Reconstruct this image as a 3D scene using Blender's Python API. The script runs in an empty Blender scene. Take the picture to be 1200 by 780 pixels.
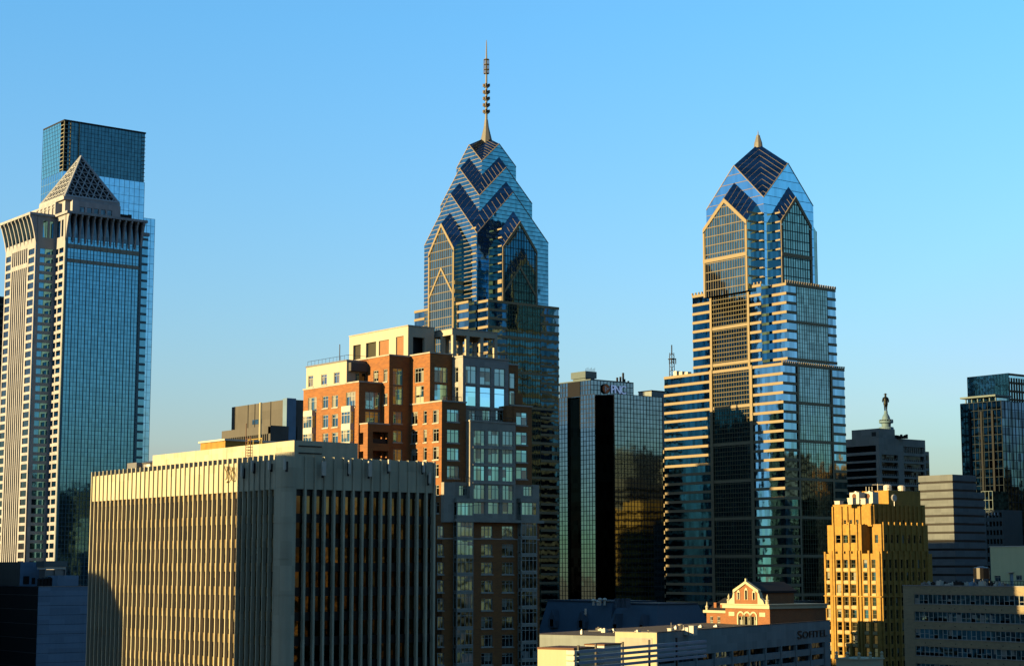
import bpy, math, random
from mathutils import Vector
random.seed(7)
S = bpy.context.scene
COL = S.collection
R_ = math.radians

# ------------------------------------------------------------------ camera, sky, sun, exposure
AZ, PITCH, FPX, CAMZ = R_(37.9), R_(7.5), 2086.0, 70.0
cd = bpy.data.cameras.new('camera'); cam = bpy.data.objects.new('camera', cd); COL.objects.link(cam)
cam.location = (0, 0, CAMZ); cam.rotation_euler = (R_(90) + PITCH, 0, -AZ)
cd.sensor_width = 36; cd.lens = 36 * FPX / 1200; cd.clip_start = 1; cd.clip_end = 20000
S.camera = cam
SUN_AZ, SUN_EL = 280.0, 9.5         # compass degrees on the street grid, elevation
w = bpy.data.worlds.new('World'); S.world = w; w.use_nodes = True
nt = w.node_tree; nt.nodes.clear()
sky = nt.nodes.new('ShaderNodeTexSky'); sky.sky_type = 'NISHITA'; sky.sun_disc = False
sky.sun_elevation = R_(SUN_EL); sky.sun_rotation = R_(SUN_AZ)
sky.altitude = 60; sky.air_density = 1.15; sky.dust_density = 1.3; sky.ozone_density = 5.0
hs = nt.nodes.new('ShaderNodeHueSaturation'); hs.inputs['Saturation'].default_value = 0.95; hs.inputs['Value'].default_value = 1.2; hs.inputs['Hue'].default_value = 0.491
bg = nt.nodes.new('ShaderNodeBackground'); bg.inputs['Strength'].default_value = 0.055
wo = nt.nodes.new('ShaderNodeOutputWorld')
# sky tinted by height to stand for thin haze: greyer low down, clearer blue higher up
tc = nt.nodes.new('ShaderNodeTexCoord'); sp = nt.nodes.new('ShaderNodeSeparateXYZ'); nt.links.new(tc.outputs['Generated'], sp.inputs[0])
mr = nt.nodes.new('ShaderNodeMapRange'); mr.inputs['From Min'].default_value = 0.03; mr.inputs['From Max'].default_value = 0.30; nt.links.new(sp.outputs['Z'], mr.inputs['Value'])
tm = nt.nodes.new('ShaderNodeMix'); tm.data_type = 'RGBA'; tm.inputs['A'].default_value = (1.22, .93, .86, 1); tm.inputs['B'].default_value = (.86, 1.11, 1.17, 1); nt.links.new(mr.outputs[0], tm.inputs['Factor'])
mu_ = nt.nodes.new('ShaderNodeVectorMath'); mu_.operation = 'MULTIPLY'
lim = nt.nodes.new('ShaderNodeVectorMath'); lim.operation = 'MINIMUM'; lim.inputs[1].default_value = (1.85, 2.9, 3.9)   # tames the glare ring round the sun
nt.links.new(sky.outputs[0], hs.inputs['Color']); nt.links.new(hs.outputs[0], mu_.inputs[0]); nt.links.new(tm.outputs['Result'], mu_.inputs[1])
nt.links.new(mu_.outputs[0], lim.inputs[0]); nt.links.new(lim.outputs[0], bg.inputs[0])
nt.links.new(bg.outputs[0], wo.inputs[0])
sd = bpy.data.lights.new('sun', 'SUN'); sun = bpy.data.objects.new('sun', sd); COL.objects.link(sun)
sd.energy = 5.0; sd.angle = R_(0.5); sd.color = (1.0, 0.70, 0.30)
sv = Vector((math.sin(R_(SUN_AZ)) * math.cos(R_(SUN_EL)), math.cos(R_(SUN_AZ)) * math.cos(R_(SUN_EL)), math.sin(R_(SUN_EL))))
sun.rotation_euler = sv.to_track_quat('Z', 'Y').to_euler(); sun.location = (-200, 0, 300)
S.view_settings.view_transform = 'Standard'; S.view_settings.look = 'None'
S.view_settings.exposure = 2.29; S.view_settings.gamma = 1.0
S.render.engine = 'CYCLES'; S.cycles.max_bounces = 6; S.cycles.glossy_bounces = 4; S.cycles.diffuse_bounces = 2

# ------------------------------------------------------------------ pixel -> world measuring helpers
_F = (math.sin(AZ)*math.cos(PITCH), math.cos(AZ)*math.cos(PITCH), math.sin(PITCH))
_R = (math.cos(AZ), -math.sin(AZ), 0)
_U = (-math.sin(AZ)*math.sin(PITCH), -math.cos(AZ)*math.sin(PITCH), math.cos(PITCH))
def ray(u, v):
    dx = (u-600)/FPX; dz = (390-v)/FPX
    return [_F[i] + dx*_R[i] + dz*_U[i] for i in range(3)]
def atD(u, v, D):
    d = ray(u, v); t = D/(d[0]*math.sin(AZ) + d[1]*math.cos(AZ)); return (d[0]*t, d[1]*t, CAMZ + d[2]*t)
def onX(u, v, X):
    d = ray(u, v); t = X/d[0]; return (X, d[1]*t, CAMZ + d[2]*t)
def onY(u, v, Y):
    d = ray(u, v); t = Y/d[1]; return (d[0]*t, Y, CAMZ + d[2]*t)
def yX(u, v, X): return onX(u, v, X)[1]
def xY(u, v, Y): return onY(u, v, Y)[0]
def zv(v, x, y):
    D = x*math.sin(AZ) + y*math.cos(AZ); k = (390-v)/FPX
    return CAMZ + D*(math.sin(PITCH) + k*math.cos(PITCH))/(math.cos(PITCH) - k*math.sin(PITCH))

# ------------------------------------------------------------------ materials
ALB = 0.31                          # every masonry and paint colour below is scaled by this (deepens shade against the strong sun)
def newmat(name):
    m = bpy.data.materials.new(name); m.use_nodes = True; t = m.node_tree
    b = t.nodes['Principled BSDF']; return m, t, b
def mathn(t, op, a=None, b=None):
    n = t.nodes.new('ShaderNodeMath'); n.operation = op
    for i, x in enumerate((a, b)):
        if x is None: continue
        if isinstance(x, (int, float)): n.inputs[i].default_value = x
        else: t.links.new(x, n.inputs[i])
    return n.outputs[0]
def cells(t, pw, ph):
    """a random value and vector per pane / panel of pw x ph metres, on west and south faces alike"""
    g = t.nodes.new('ShaderNodeNewGeometry'); s = t.nodes.new('ShaderNodeSeparateXYZ'); t.links.new(g.outputs['Position'], s.inputs[0])
    a = mathn(t, 'FLOOR', mathn(t, 'DIVIDE', mathn(t, 'ADD', s.outputs[0], s.outputs[1]), pw))
    b = mathn(t, 'FLOOR', mathn(t, 'DIVIDE', s.outputs[2], ph))
    c = t.nodes.new('ShaderNodeCombineXYZ'); t.links.new(a, c.inputs[0]); t.links.new(b, c.inputs[1])
    n = t.nodes.new('ShaderNodeTexWhiteNoise'); t.links.new(c.outputs[0], n.inputs['Vector'])
    return g, n, s
def stone(name, col, rough=0.85, var=0.10, scale=0.25, pw=None, ph=None, streak=0.10, bump=0.15):
    m, t, b = newmat(name)
    b.inputs['Roughness'].default_value = rough; b.inputs['Specular IOR Level'].default_value = .2
    g = t.nodes.new('ShaderNodeNewGeometry')
    n1 = t.nodes.new('ShaderNodeTexNoise'); n1.inputs['Scale'].default_value = scale; n1.inputs['Detail'].default_value = 8; n1.inputs['Roughness'].default_value = .65
    t.links.new(g.outputs['Position'], n1.inputs['Vector'])
    mp = t.nodes.new('ShaderNodeMapping'); mp.inputs['Scale'].default_value = (1.1, 1.1, .07); t.links.new(g.outputs['Position'], mp.inputs[0])
    n2 = t.nodes.new('ShaderNodeTexNoise'); n2.inputs['Scale'].default_value = 1.0; n2.inputs['Detail'].default_value = 5; t.links.new(mp.outputs[0], n2.inputs['Vector'])
    v = mathn(t, 'ADD', mathn(t, 'MULTIPLY', mathn(t, 'SUBTRACT', n1.outputs[0], .5), var*4), 1.0)
    v = mathn(t, 'ADD', v, mathn(t, 'MULTIPLY', mathn(t, 'SUBTRACT', n2.outputs[0], .5), streak*4))
    if pw:
        _, wn, _ = cells(t, pw, ph)
        v = mathn(t, 'ADD', v, mathn(t, 'MULTIPLY', mathn(t, 'SUBTRACT', wn.outputs[0], .5), .22))
    mx = t.nodes.new('ShaderNodeVectorMath'); mx.operation = 'SCALE'; mx.inputs[0].default_value = [c*ALB for c in col]; t.links.new(v, mx.inputs['Scale'])
    t.links.new(mx.outputs[0], b.inputs['Base Color'])
    if bump:
        bp = t.nodes.new('ShaderNodeBump'); bp.inputs['Strength'].default_value = bump; bp.inputs['Distance'].default_value = .05
        n3 = t.nodes.new('ShaderNodeTexNoise'); n3.inputs['Scale'].default_value = 3; n3.inputs['Detail'].default_value = 4
        t.links.new(g.outputs['Position'], n3.inputs['Vector']); t.links.new(n3.outputs[0], bp.inputs['Height']); t.links.new(bp.outputs[0], b.inputs['Normal'])
    return m
def glass(name, col, pw=1.5, ph=3.9, tilt=.012, rough=.04, var=.25, blind=.0, blindcol=(.3, .28, .22), wob=.006):
    """coated reflective glazing: each pane is tilted and tinted a little differently, some have blinds drawn"""
    m, t, b = newmat(name)
    g, wn, s = cells(t, pw, ph)
    b.inputs['Roughness'].default_value = rough
    v = mathn(t, 'ADD', mathn(t, 'MULTIPLY', mathn(t, 'SUBTRACT', wn.outputs[0], .5), var*2), 1.0)
    mx = t.nodes.new('ShaderNodeVectorMath'); mx.operation = 'SCALE'; mx.inputs[0].default_value = col; t.links.new(v, mx.inputs['Scale'])
    sb = t.nodes.new('ShaderNodeVectorMath'); sb.operation = 'SUBTRACT'; t.links.new(wn.outputs['Color'], sb.inputs[0]); sb.inputs[1].default_value = (.5, .5, .5)
    sc = t.nodes.new('ShaderNodeVectorMath'); sc.operation = 'SCALE'; t.links.new(sb.outputs[0], sc.inputs[0]); sc.inputs['Scale'].default_value = tilt
    ns = t.nodes.new('ShaderNodeTexNoise'); ns.inputs['Scale'].default_value = .35; ns.inputs['Detail'].default_value = 2; t.links.new(g.outputs['Position'], ns.inputs['Vector'])
    s2 = t.nodes.new('ShaderNodeVectorMath'); s2.operation = 'SUBTRACT'; t.links.new(ns.outputs['Color'], s2.inputs[0]); s2.inputs[1].default_value = (.5, .5, .5)
    s3 = t.nodes.new('ShaderNodeVectorMath'); s3.operation = 'SCALE'; t.links.new(s2.outputs[0], s3.inputs[0]); s3.inputs['Scale'].default_value = wob*4
    a1 = t.nodes.new('ShaderNodeVectorMath'); t.links.new(sc.outputs[0], a1.inputs[0]); t.links.new(s3.outputs[0], a1.inputs[1])
    a2 = t.nodes.new('ShaderNodeVectorMath'); t.links.new(a1.outputs[0], a2.inputs[0]); t.links.new(g.outputs['Normal'], a2.inputs[1])
    nm = t.nodes.new('ShaderNodeVectorMath'); nm.operation = 'NORMALIZE'; t.links.new(a2.outputs[0], nm.inputs[0])
    t.links.new(nm.outputs[0], b.inputs['Normal'])
    if blind > 0:
        sep = t.nodes.new('ShaderNodeSeparateColor'); t.links.new(wn.outputs['Color'], sep.inputs[0])
        # blinds are drawn part of the way down from each pane's head
        fr = mathn(t, 'FRACT', mathn(t, 'DIVIDE', s.outputs[2], ph))
        has = mathn(t, 'LESS_THAN', sep.outputs[1], blind)
        low = mathn(t, 'GREATER_THAN', fr, mathn(t, 'MULTIPLY', sep.outputs[2], .8))
        f = mathn(t, 'MULTIPLY', has, low)
        mc = t.nodes.new('ShaderNodeMix'); mc.data_type = 'RGBA'; t.links.new(f, mc.inputs['Factor']); t.links.new(mx.outputs[0], mc.inputs['A']); mc.inputs['B'].default_value = (*[q*.34 for q in blindcol], 1)
        t.links.new(mc.outputs['Result'], b.inputs['Base Color'])
        t.links.new(mathn(t, 'SUBTRACT', 1.0, mathn(t, 'MULTIPLY', f, .75)), b.inputs['Metallic'])
    else:
        t.links.new(mx.outputs[0], b.inputs['Base Color']); b.inputs['Metallic'].default_value = 1.0
    return m
def plain(name, col, rough=.6, metal=0.0):
    m, t, b = newmat(name); b.inputs['Roughness'].default_value = rough; b.inputs['Metallic'].default_value = metal; b.inputs['Specular IOR Level'].default_value = .15
    g = t.nodes.new('ShaderNodeNewGeometry'); n1 = t.nodes.new('ShaderNodeTexNoise'); n1.inputs['Scale'].default_value = .8; n1.inputs['Detail'].default_value = 6
    t.links.new(g.outputs['Position'], n1.inputs['Vector'])
    v = mathn(t, 'ADD', mathn(t, 'MULTIPLY', mathn(t, 'SUBTRACT', n1.outputs[0], .5), .35), 1.0)
    mx = t.nodes.new('ShaderNodeVectorMath'); mx.operation = 'SCALE'; mx.inputs[0].default_value = [c*ALB for c in col]; t.links.new(v, mx.inputs['Scale'])
    t.links.new(mx.outputs[0], b.inputs['Base Color']); return m
def brickmat(name, c1, c2, mortar, bw=.9, bh=.3):
    m, t, b = newmat(name); b.inputs['Roughness'].default_value = .9
    g = t.nodes.new('ShaderNodeNewGeometry'); s = t.nodes.new('ShaderNodeSeparateXYZ'); t.links.new(g.outputs['Position'], s.inputs[0])
    c = t.nodes.new('ShaderNodeCombineXYZ'); t.links.new(mathn(t, 'ADD', s.outputs[0], s.outputs[1]), c.inputs[0]); t.links.new(s.outputs[2], c.inputs[1])
    br = t.nodes.new('ShaderNodeTexBrick'); br.inputs['Scale'].default_value = 1; br.inputs['Brick Width'].default_value = bw; br.inputs['Row Height'].default_value = bh
    br.inputs['Mortar Size'].default_value = .025; br.inputs['Color1'].default_value = (*[q*ALB for q in c1], 1); br.inputs['Color2'].default_value = (*[q*ALB for q in c2], 1); br.inputs['Mortar'].default_value = (*[q*ALB for q in mortar], 1)
    t.links.new(c.outputs[0], br.inputs['Vector'])
    n1 = t.nodes.new('ShaderNodeTexNoise'); n1.inputs['Scale'].default_value = .35; n1.inputs['Detail'].default_value = 7; n1.inputs['Roughness'].default_value = .7; t.links.new(g.outputs['Position'], n1.inputs['Vector'])
    v = mathn(t, 'ADD', mathn(t, 'MULTIPLY', mathn(t, 'SUBTRACT', n1.outputs[0], .5), .6), 1.0)
    mx = t.nodes.new('ShaderNodeVectorMath'); mx.operation = 'SCALE'; t.links.new(br.outputs['Color'], mx.inputs[0]); t.links.new(v, mx.inputs['Scale'])
    t.links.new(mx.outputs[0], b.inputs['Base Color']); return m

M = dict(
    concrete=stone('pale_concrete', (.62, .60, .45), pw=1.6, ph=3.7, var=.08, streak=.10),
    limestone=stone('limestone', (.52, .50, .44), pw=1.2, ph=.8, var=.05, streak=.08),
    limegrey=stone('grey_limestone', (.42, .41, .36), pw=1.2, ph=.8, var=.05, streak=.06),
    tanstone=stone('tan_granite', (.42, .36, .26), pw=2.0, ph=1.9, var=.05, streak=.05),
    tanstripe=stone('tan_granite_trim', (.37, .31, .20), var=.04, streak=.03),
    greygran=stone('grey_granite', (.46, .48, .54), pw=1.6, ph=3.8, var=.05, streak=.06),
    darkconc=stone('dark_concrete', (.13, .13, .125), pw=6, ph=2.4, var=.08, streak=.08),
    greyconc=stone('grey_concrete', (.17, .20, .22), pw=3, ph=1.5, var=.06, streak=.06),
    bluegrey=stone('blue_grey_panel', (.20, .34, .52), pw=4, ph=1.4, var=.05, streak=.05),
    deco=stone('buff_brick', (.47, .275, .055), pw=.6, ph=.6, var=.17, streak=.16),
    decotrim=stone('buff_terracotta', (.58, .44, .22), var=.10, streak=.1),
    olive=brickmat('olive_brick', (.42, .33, .18), (.33, .26, .15), (.38, .32, .2)),
    brick=brickmat('red_brick', (.38, .125, .010), (.26, .080, .007), (.32, .16, .04)),
    oldbrick=brickmat('old_red_brick', (.34, .115, .02), (.25, .08, .012), (.32, .14, .05), .6, .22),
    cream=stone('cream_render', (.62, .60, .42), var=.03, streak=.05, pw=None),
    paint=plain('white_paint', (.72, .70, .62), .5),
    frame=plain('window_frame_paint', (.50, .53, .50), .5),
    roof=plain('roof_membrane', (.10, .10, .10), .9),
    slate=plain('blue_slate', (.07, .14, .22), .6),
    metal=plain('galvanised_metal', (.35, .36, .37), .45, .6),
    darkmetal=plain('dark_metal', (.03, .03, .032), .5, .3),
    bronze=plain('bronze_spandrel', (.30, .23, .11), .45, .2),
    rust=plain('rusty_steel', (.18, .08, .04), .7),
    yellowmetal=plain('yellow_metal', (.6, .42, .08), .5),
    tan_door=plain('tan_louvre', (.38, .19, .09), .7),
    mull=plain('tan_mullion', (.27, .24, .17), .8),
    mullshade=plain('shade_dark_mullion', (.018, .035, .05), .8),  # darkened colour for mullions and lines meant to read as shaded
    mulldark=plain('dark_mullion', (.02, .025, .03), .8),
    black=plain('black_panel', (.008, .008, .01), .4),
    asphalt=plain('asphalt', (.05, .05, .052), .9),
    pave=plain('paving', (.10, .10, .10), .9),  # ground darkened to stand for the shade of a dense city
    g_blue=glass('blue_mirror_glass', (.19, .43, .64), 1.5, 3.9, var=.12),
    g_lib=glass('teal_glass', (.15, .25, .25), 1.5, 3.9, .008, var=.25, wob=.003),
    g_libd=glass('dark_teal_glass', (.10, .16, .17), 1.5, 3.9, .02, var=.3),
    g_roof=glass('dark_roof_glass', (.07, .11, .15), 2.2, 2, .02, var=.3, rough=.12),
    g_mel=glass('deep_blue_glass', (.10, .25, .34), 1.5, 1.9, .004, var=.12, wob=.003),
    g_com=glass('pale_blue_glass', (.24, .44, .58), 1.5, 2.2, .01, var=.08),
    g_comd=glass('screen_glass', (.05, .105, .13), 1.5, 2.2, .012, var=.15),
    g_pnc=glass('green_mirror_glass', (.155, .21, .22), 1.75, 1.85, .004, var=.14, wob=.0015),
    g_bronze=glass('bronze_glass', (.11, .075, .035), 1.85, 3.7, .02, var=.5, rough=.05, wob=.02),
    g_dark=glass('dark_glass', (.05, .07, .09), 1.5, 3.6, .02, var=.4),
    g_green=glass('green_glass', (.22, .34, .34), 1.6, 3.4, .02, var=.2),
    g_win=glass('window_glass', (.17, .26, .26), 1.3, 3.45, .03, var=.3, blind=.4, blindcol=(.42, .42, .34)),
    g_winb=glass('blue_window_glass', (.20, .38, .40), 1.2, 3.4, .03, var=.3, blind=.35, blindcol=(.45, .47, .45)),
    green_metal=plain('grey_green_metal', (.16, .22, .24), .5, .3),
    bluemetal=plain('blue_painted_steel', (.24, .40, .58), .5, .2),
    red=plain('sign_orange', (.75, .16, .03), .4),
    signwhite=plain('sign_white', (.75, .75, .78), .4),
    signblue=plain('sign_blue', (.03, .05, .16), .4),
)

# ------------------------------------------------------------------ mesh building
OFF = {}
class MB:
    def __init__(s): s.v = []; s.f = []
    def box(s, x0, x1, y0, y1, z0, z1):
        if x1 < x0: x0, x1 = x1, x0
        if y1 < y0: y0, y1 = y1, y0
        if z1 < z0: z0, z1 = z1, z0
        n = len(s.v)
        s.v += [(x0,y0,z0),(x1,y0,z0),(x1,y1,z0),(x0,y1,z0),(x0,y0,z1),(x1,y0,z1),(x1,y1,z1),(x0,y1,z1)]
        s.f += [(n,n+3,n+2,n+1),(n+4,n+5,n+6,n+7),(n,n+1,n+5,n+4),(n+1,n+2,n+6,n+5),(n+2,n+3,n+7,n+6),(n+3,n,n+4,n+7)]
        return s
    def fb(s, F, pl, a0, a1, z0, z1, c0, c1):
        """a box on a face: a along it, c outward from the plane"""
        if F == 'W': return s.box(pl-c1, pl-c0, a0, a1, z0, z1)
        if F == 'S': return s.box(a0, a1, pl-c1, pl-c0, z0, z1)
        if F == 'E': return s.box(pl+c0, pl+c1, a0, a1, z0, z1)
        return s.box(a0, a1, pl+c0, pl+c1, z0, z1)
    def poly(s, pts):
        n = len(s.v); s.v += [tuple(p) for p in pts]; s.f.append(tuple(range(n, n+len(pts)))); return s
    def extrude(s, pts, d):
        """closed prism: polygon pts pushed along vector d"""
        n = len(s.v); k = len(pts); s.v += [tuple(p) for p in pts] + [tuple(p[i]+d[i] for i in range(3)) for p in pts]
        s.f.append(tuple(range(n, n+k))); s.f.append(tuple(range(n+2*k-1, n+k-1, -1)))
        for i in range(k): j = (i+1) % k; s.f.append((n+i, n+k+i, n+k+j, n+j))
        return s
    def lathe(s, cx, cy, prof, seg=16):
        n = len(s.v)
        for r, z in prof:
            for i in range(seg): a = 2*math.pi*i/seg; s.v.append((cx+r*math.cos(a), cy+r*math.sin(a), z))
        for j in range(len(prof)-1):
            for i in range(seg):
                k = (i+1) % seg; s.f.append((n+j*seg+i, n+j*seg+k, n+(j+1)*seg+k, n+(j+1)*seg+i))
        s.f.append(tuple(n+i for i in reversed(range(seg)))); s.f.append(tuple(n+(len(prof)-1)*seg+i for i in range(seg)))
        return s
    def bar(s, p, q, r, r2=None, seg=6):
        p = Vector(p); q = Vector(q); d = (q-p)
        if d.length < 1e-6: return s
        d.normalize(); u = d.orthogonal().normalized(); w_ = d.cross(u); n = len(s.v)
        if r2 is None: r2 = r
        for c, rr in ((p, r), (q, r2)):
            for i in range(seg):
                a = 2*math.pi*i/seg; s.v.append(tuple(c + u*rr*math.cos(a) + w_*rr*math.sin(a)))
        for i in range(seg): k = (i+1) % seg; s.f.append((n+i, n+k, n+seg+k, n+seg+i))
        s.f.append(tuple(n+i for i in reversed(range(seg)))); s.f.append(tuple(n+seg+i for i in range(seg)))
        return s
    def tube(s, pts, r, seg=6):
        for a, b in zip(pts, pts[1:]): s.bar(a, b, r, seg=seg)
        return s
    def build(s, name, mat, parent=None, label=None, kind=None, smooth=False):
        if not s.f: return None
        o_ = OFF.get(parent.name, (0, 0, 0)) if parent else (0, 0, 0)
        me = bpy.data.meshes.new(name)
        me.from_pydata([(a-o_[0], b-o_[1], c-o_[2]) for a, b, c in s.v], [], s.f); me.materials.append(mat)
        me.update()
        import bmesh
        bm = bmesh.new(); bm.from_mesh(me); bmesh.ops.recalc_face_normals(bm, faces=bm.faces); bm.to_mesh(me); bm.free()
        if smooth:
            for p in me.polygons: p.use_smooth = True
        o = bpy.data.objects.new(name, me); COL.objects.link(o)
        if parent: o.parent = parent; OFF[o.name] = o_
        if label: o['label'] = label
        if kind: o['kind'] = kind
        return o
def thing(name, label, cat, x, y, z=0, group=None):
    o = bpy.data.objects.new(name, None); COL.objects.link(o); o.location = (x, y, z); o.empty_display_size = 5
    o['label'] = label; o['category'] = cat
    if group: o['group'] = group
    OFF[o.name] = (x, y, z); return o
def tag(o, label, cat, group=None):
    o['label'] = label; o['category'] = cat
    if group: o['group'] = group
    return o

def wall_grid(mb, F, pl, a0, a1, z0, z1, holes, th=.35):
    """a wall slab with real openings; holes are (a0, a1, z0, z1)"""
    hs_ = [(max(a0, min(h[0], h[1])), min(a1, max(h[0], h[1])), max(z0, h[2]), min(z1, h[3])) for h in holes]
    hs_ = [h for h in hs_ if h[1] > h[0] and h[3] > h[2]]
    zs = sorted({z0, z1, *[h[2] for h in hs_], *[h[3] for h in hs_]})
    for za, zb in zip(zs, zs[1:]):
        if zb-za < 1e-5: continue
        zm = (za+zb)/2; cuts = sorted((h[0], h[1]) for h in hs_ if h[2] < zm < h[3]); a = a0
        for c0, c1 in cuts:
            if c0 > a+1e-5: mb.fb(F, pl, a, c0, za, zb, -th, 0)
            a = max(a, c1)
        if a1 > a+1e-5: mb.fb(F, pl, a, a1, za, zb, -th, 0)
def mullions(mb, F, pl, a0, a1, z0, z1, da, dz, t=.12, c=.12, th=None):
    """a raised grid of mullions and transoms on a glazed face"""
    n = max(1, round((a1-a0)/da)) if da else 0
    for i in range(n+1 if da else 0):
        a = a0 + (a1-a0)*i/n; mb.fb(F, pl, a-t/2, a+t/2, z0, z1, .003, c)
    n = max(1, round((z1-z0)/dz)) if dz else 0
    tt = th or t
    for i in range(n+1 if dz else 0):
        z = z0 + (z1-z0)*i/n; mb.fb(F, pl, a0, a1, z-tt/2, z+tt/2, .003, c*.8)
def window(root, F, pl, a0, a1, z0, z1, cols=2, bar=.5, gm=None, fm=None, sill=True, rec=.2, ft=.1, transom=.72, name='window'):
    """one window in its opening: pane (the part), painted frame with glazing bars, stone sill"""
    if a1 < a0: a0, a1 = a1, a0
    gm = gm or M['g_win']; fm = fm or M['frame']
    o = MB().fb(F, pl, a0, a1, z0, z1, -rec-.06, -rec).build(name, gm, root)
    f = MB(); r = -rec+.002
    f.fb(F, pl, a0, a0+ft, z0, z1, r, r+.08); f.fb(F, pl, a1-ft, a1, z0, z1, r, r+.08)
    f.fb(F, pl, a0+ft, a1-ft, z0, z0+ft, r, r+.08); f.fb(F, pl, a0+ft, a1-ft, z1-ft, z1, r, r+.08)
    for i in range(1, cols):
        a = a0 + (a1-a0)*i/cols; f.fb(F, pl, a-ft*.4, a+ft*.4, z0+ft, z1-ft, r, r+.07)
    if transom: zt = z0+(z1-z0)*transom; f.fb(F, pl, a0+ft, a1-ft, zt-ft*.4, zt+ft*.4, r, r+.06)
    f.build('frame', fm, o)
    if sill: MB().fb(F, pl, a0-.12, a1+.12, z0-.22, z0-.004, -.1, .12).build('sill', M['limestone'], o)
    return o

# ------------------------------------------------------------------ ground and streets
def structure(name, mb, mat):
    o = mb.build(name, mat); o['kind'] = 'structure'; return o
structure('ground', MB().poly([(-6000, -6000, 0), (9000, -6000, 0), (9000, 9000, 0), (-6000, 9000, 0)]), M['pave'])
st = MB()
for x in range(-500, 1000, 125): st.box(x-7+62, x+7+62, -600, 1500, -.5, .004)
for y in range(-500, 1400, 125): st.box(-700, 1200, y-6+85, y+6+85, -.5, .008)
structure('road', st, M['asphalt'])

# ------------------------------------------------------------------ finned concrete office slab (near left)
def fin_office():
    X0, Y0, zt = 138.8, 234.1, 86.9
    YN = Y0+68.7; XE = X0+27.9
    r = thing('finned_office', 'long pale concrete office slab with thin vertical fins, broad sunlit side, at lower left', 'office building', X0, Y0)
    ypier = yX(322, 560, X0)
    xpier = xY(347, 560, Y0)
    zb = zv(572, X0, Y0)                       # bottom of the blank top band
    MB().box(X0+.9, XE-.9, Y0+.9, YN-.9, 0, zt-.9).build('core', M['black'], r)
    # rounded corner pier
    pts = [(X0+.02, ypier)]; rad = 1.9
    for i in range(9):
        a = math.pi + i*math.pi/16; pts.append((X0+.02+rad+rad*math.cos(a), Y0+.02+rad+rad*math.sin(a)))
    pts += [(xpier, Y0+.02), (xpier, Y0+1.2), (X0+1.2, ypier)]
    pm = MB(); zz = zt+.55
    while zz > 0:
        zlo = max(0, zz-5.4); pm.extrude([(x, y, zlo+.05) for x, y in pts], (0, 0, zz-zlo-.05)); zz -= 5.4
    pm.extrude([(x+.08 if x < X0+2.6 else x, y+.08, 0) for x, y in pts[:-2]]+[(xpier-.01, Y0+1.19, 0), (X0+1.19, ypier-.01, 0)], (0, 0, zt+.4))
    pm.build('corner_pier', M['concrete'], r)
    nW = 40; nS = 15
    dW = (YN-ypier)/nW; dS = (XE-xpier)/nS
    for i in range(nW+1):
        y = ypier + dW*i; y = min(y, YN-.16)
        MB().box(X0-.02, X0+.62, y-.11, y+.11, 0, zt+.3).build('fin', M['concrete'], r)
    for i in range(1, nS+1):
        x = xpier+dS*i; x = min(x, XE-.2)
        MB().box(x-.17, x+.17, Y0-.02, Y0+.68, 0, zt-.01).build('fin', M['concrete'], r)
    # blank band of panels between the fins, and the glazing floor by floor
    b = MB()
    for i in range(nW): b.box(X0+.2, X0+.8, ypier+dW*i+.115, ypier+dW*(i+1)-.115, zb, zt-.5)
    b.build('top_band', M['concrete'], r); b = MB()
    for i in range(nS): b.box(xpier+dS*i+.175, xpier+dS*(i+1)-.175, Y0+.2, Y0+.8, zb, zt-.05)
    b.build('top_band', M['concrete'], r)
    z = zb; k = 0
    while z > 3:
        h0 = 1.0 if k == 0 else 1.35
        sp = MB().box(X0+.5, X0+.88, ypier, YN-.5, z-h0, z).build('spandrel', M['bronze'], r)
        sp = MB().box(xpier, XE-.5, Y0+.62, Y0+.88, z-h0, z).build('spandrel', M['black'], r, label='spandrel between the floors, blackened for shade')  # south spandrel blackened to stand for shade; west copy stays bronze
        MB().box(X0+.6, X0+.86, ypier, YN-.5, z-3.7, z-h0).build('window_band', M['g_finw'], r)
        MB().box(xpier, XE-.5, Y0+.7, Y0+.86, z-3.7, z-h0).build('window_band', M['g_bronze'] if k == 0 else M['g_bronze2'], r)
        z -= 3.7; k += 1
    MB().box(XE-.9, XE, Y0+.7, YN, 0, zt).build('end_wall', M['concrete'], r)
    MB().box(X0+.9, XE-.9, YN-.9, YN, 0, zt).build('back_wall', M['concrete'], r)
    MB().box(X0+.8, XE-.9, Y0+.8, YN-.9, zt-.9, zt-.6).build('roof', M['roof'], r)
    # penthouse
    px, py, _ = atD(345, 515, 277.5)
    zp = zv(515.5, px, py); pyn = yX(179, 532, px); pxe = xY(419.5, 517, py)
    p = MB(); n = 9
    for i in range(n):
        a = py+(pyn-py)*i/n; p.box(px, px+.5, a+.02, py+(pyn-py)*(i+1)/n-.02, zt-.6, zp)
    p.box(px+.06, pxe, py+.03, pyn-.03, zt-.6, zp-.05)
    p.box(px+.0, pxe-.0, py-.0, py+.02, zt-.6, zp)
    ph = p.build('penthouse', M['concrete'], r)
    rl = MB()
    for zz in (zp-.8, zp-1.9): rl.box(xY(350, 520, py), xY(377, 520, py), py-.12, py-.02, zz-.12, zz+.05)
    rl.build('cable_tray', M['darkmetal'], ph)
    # second tier, sunlit tan box and dark roof plant
    qx, qy, _ = atD(264, 516, 296); q1 = yX(235, 521, qx)
    MB().box(qx, qx+14, qy, q1, zp-1, zv(516, qx, qy)).build('upper_penthouse', M['deco'], r)
    MB().box(qx-.3, qx+14.3, qy-.3, q1+.3, zv(516, qx, qy)+.003, zv(516, qx, qy)+.3).build('coping', M['paint'], r)
    # ladder
    l = MB(); ax = px-.35; ya = yX(288, 530, ax); yb = yX(293.5, 530, ax)
    zl0 = zv(540, ax, ya); zl1 = zv(496, ax, ya)
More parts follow.
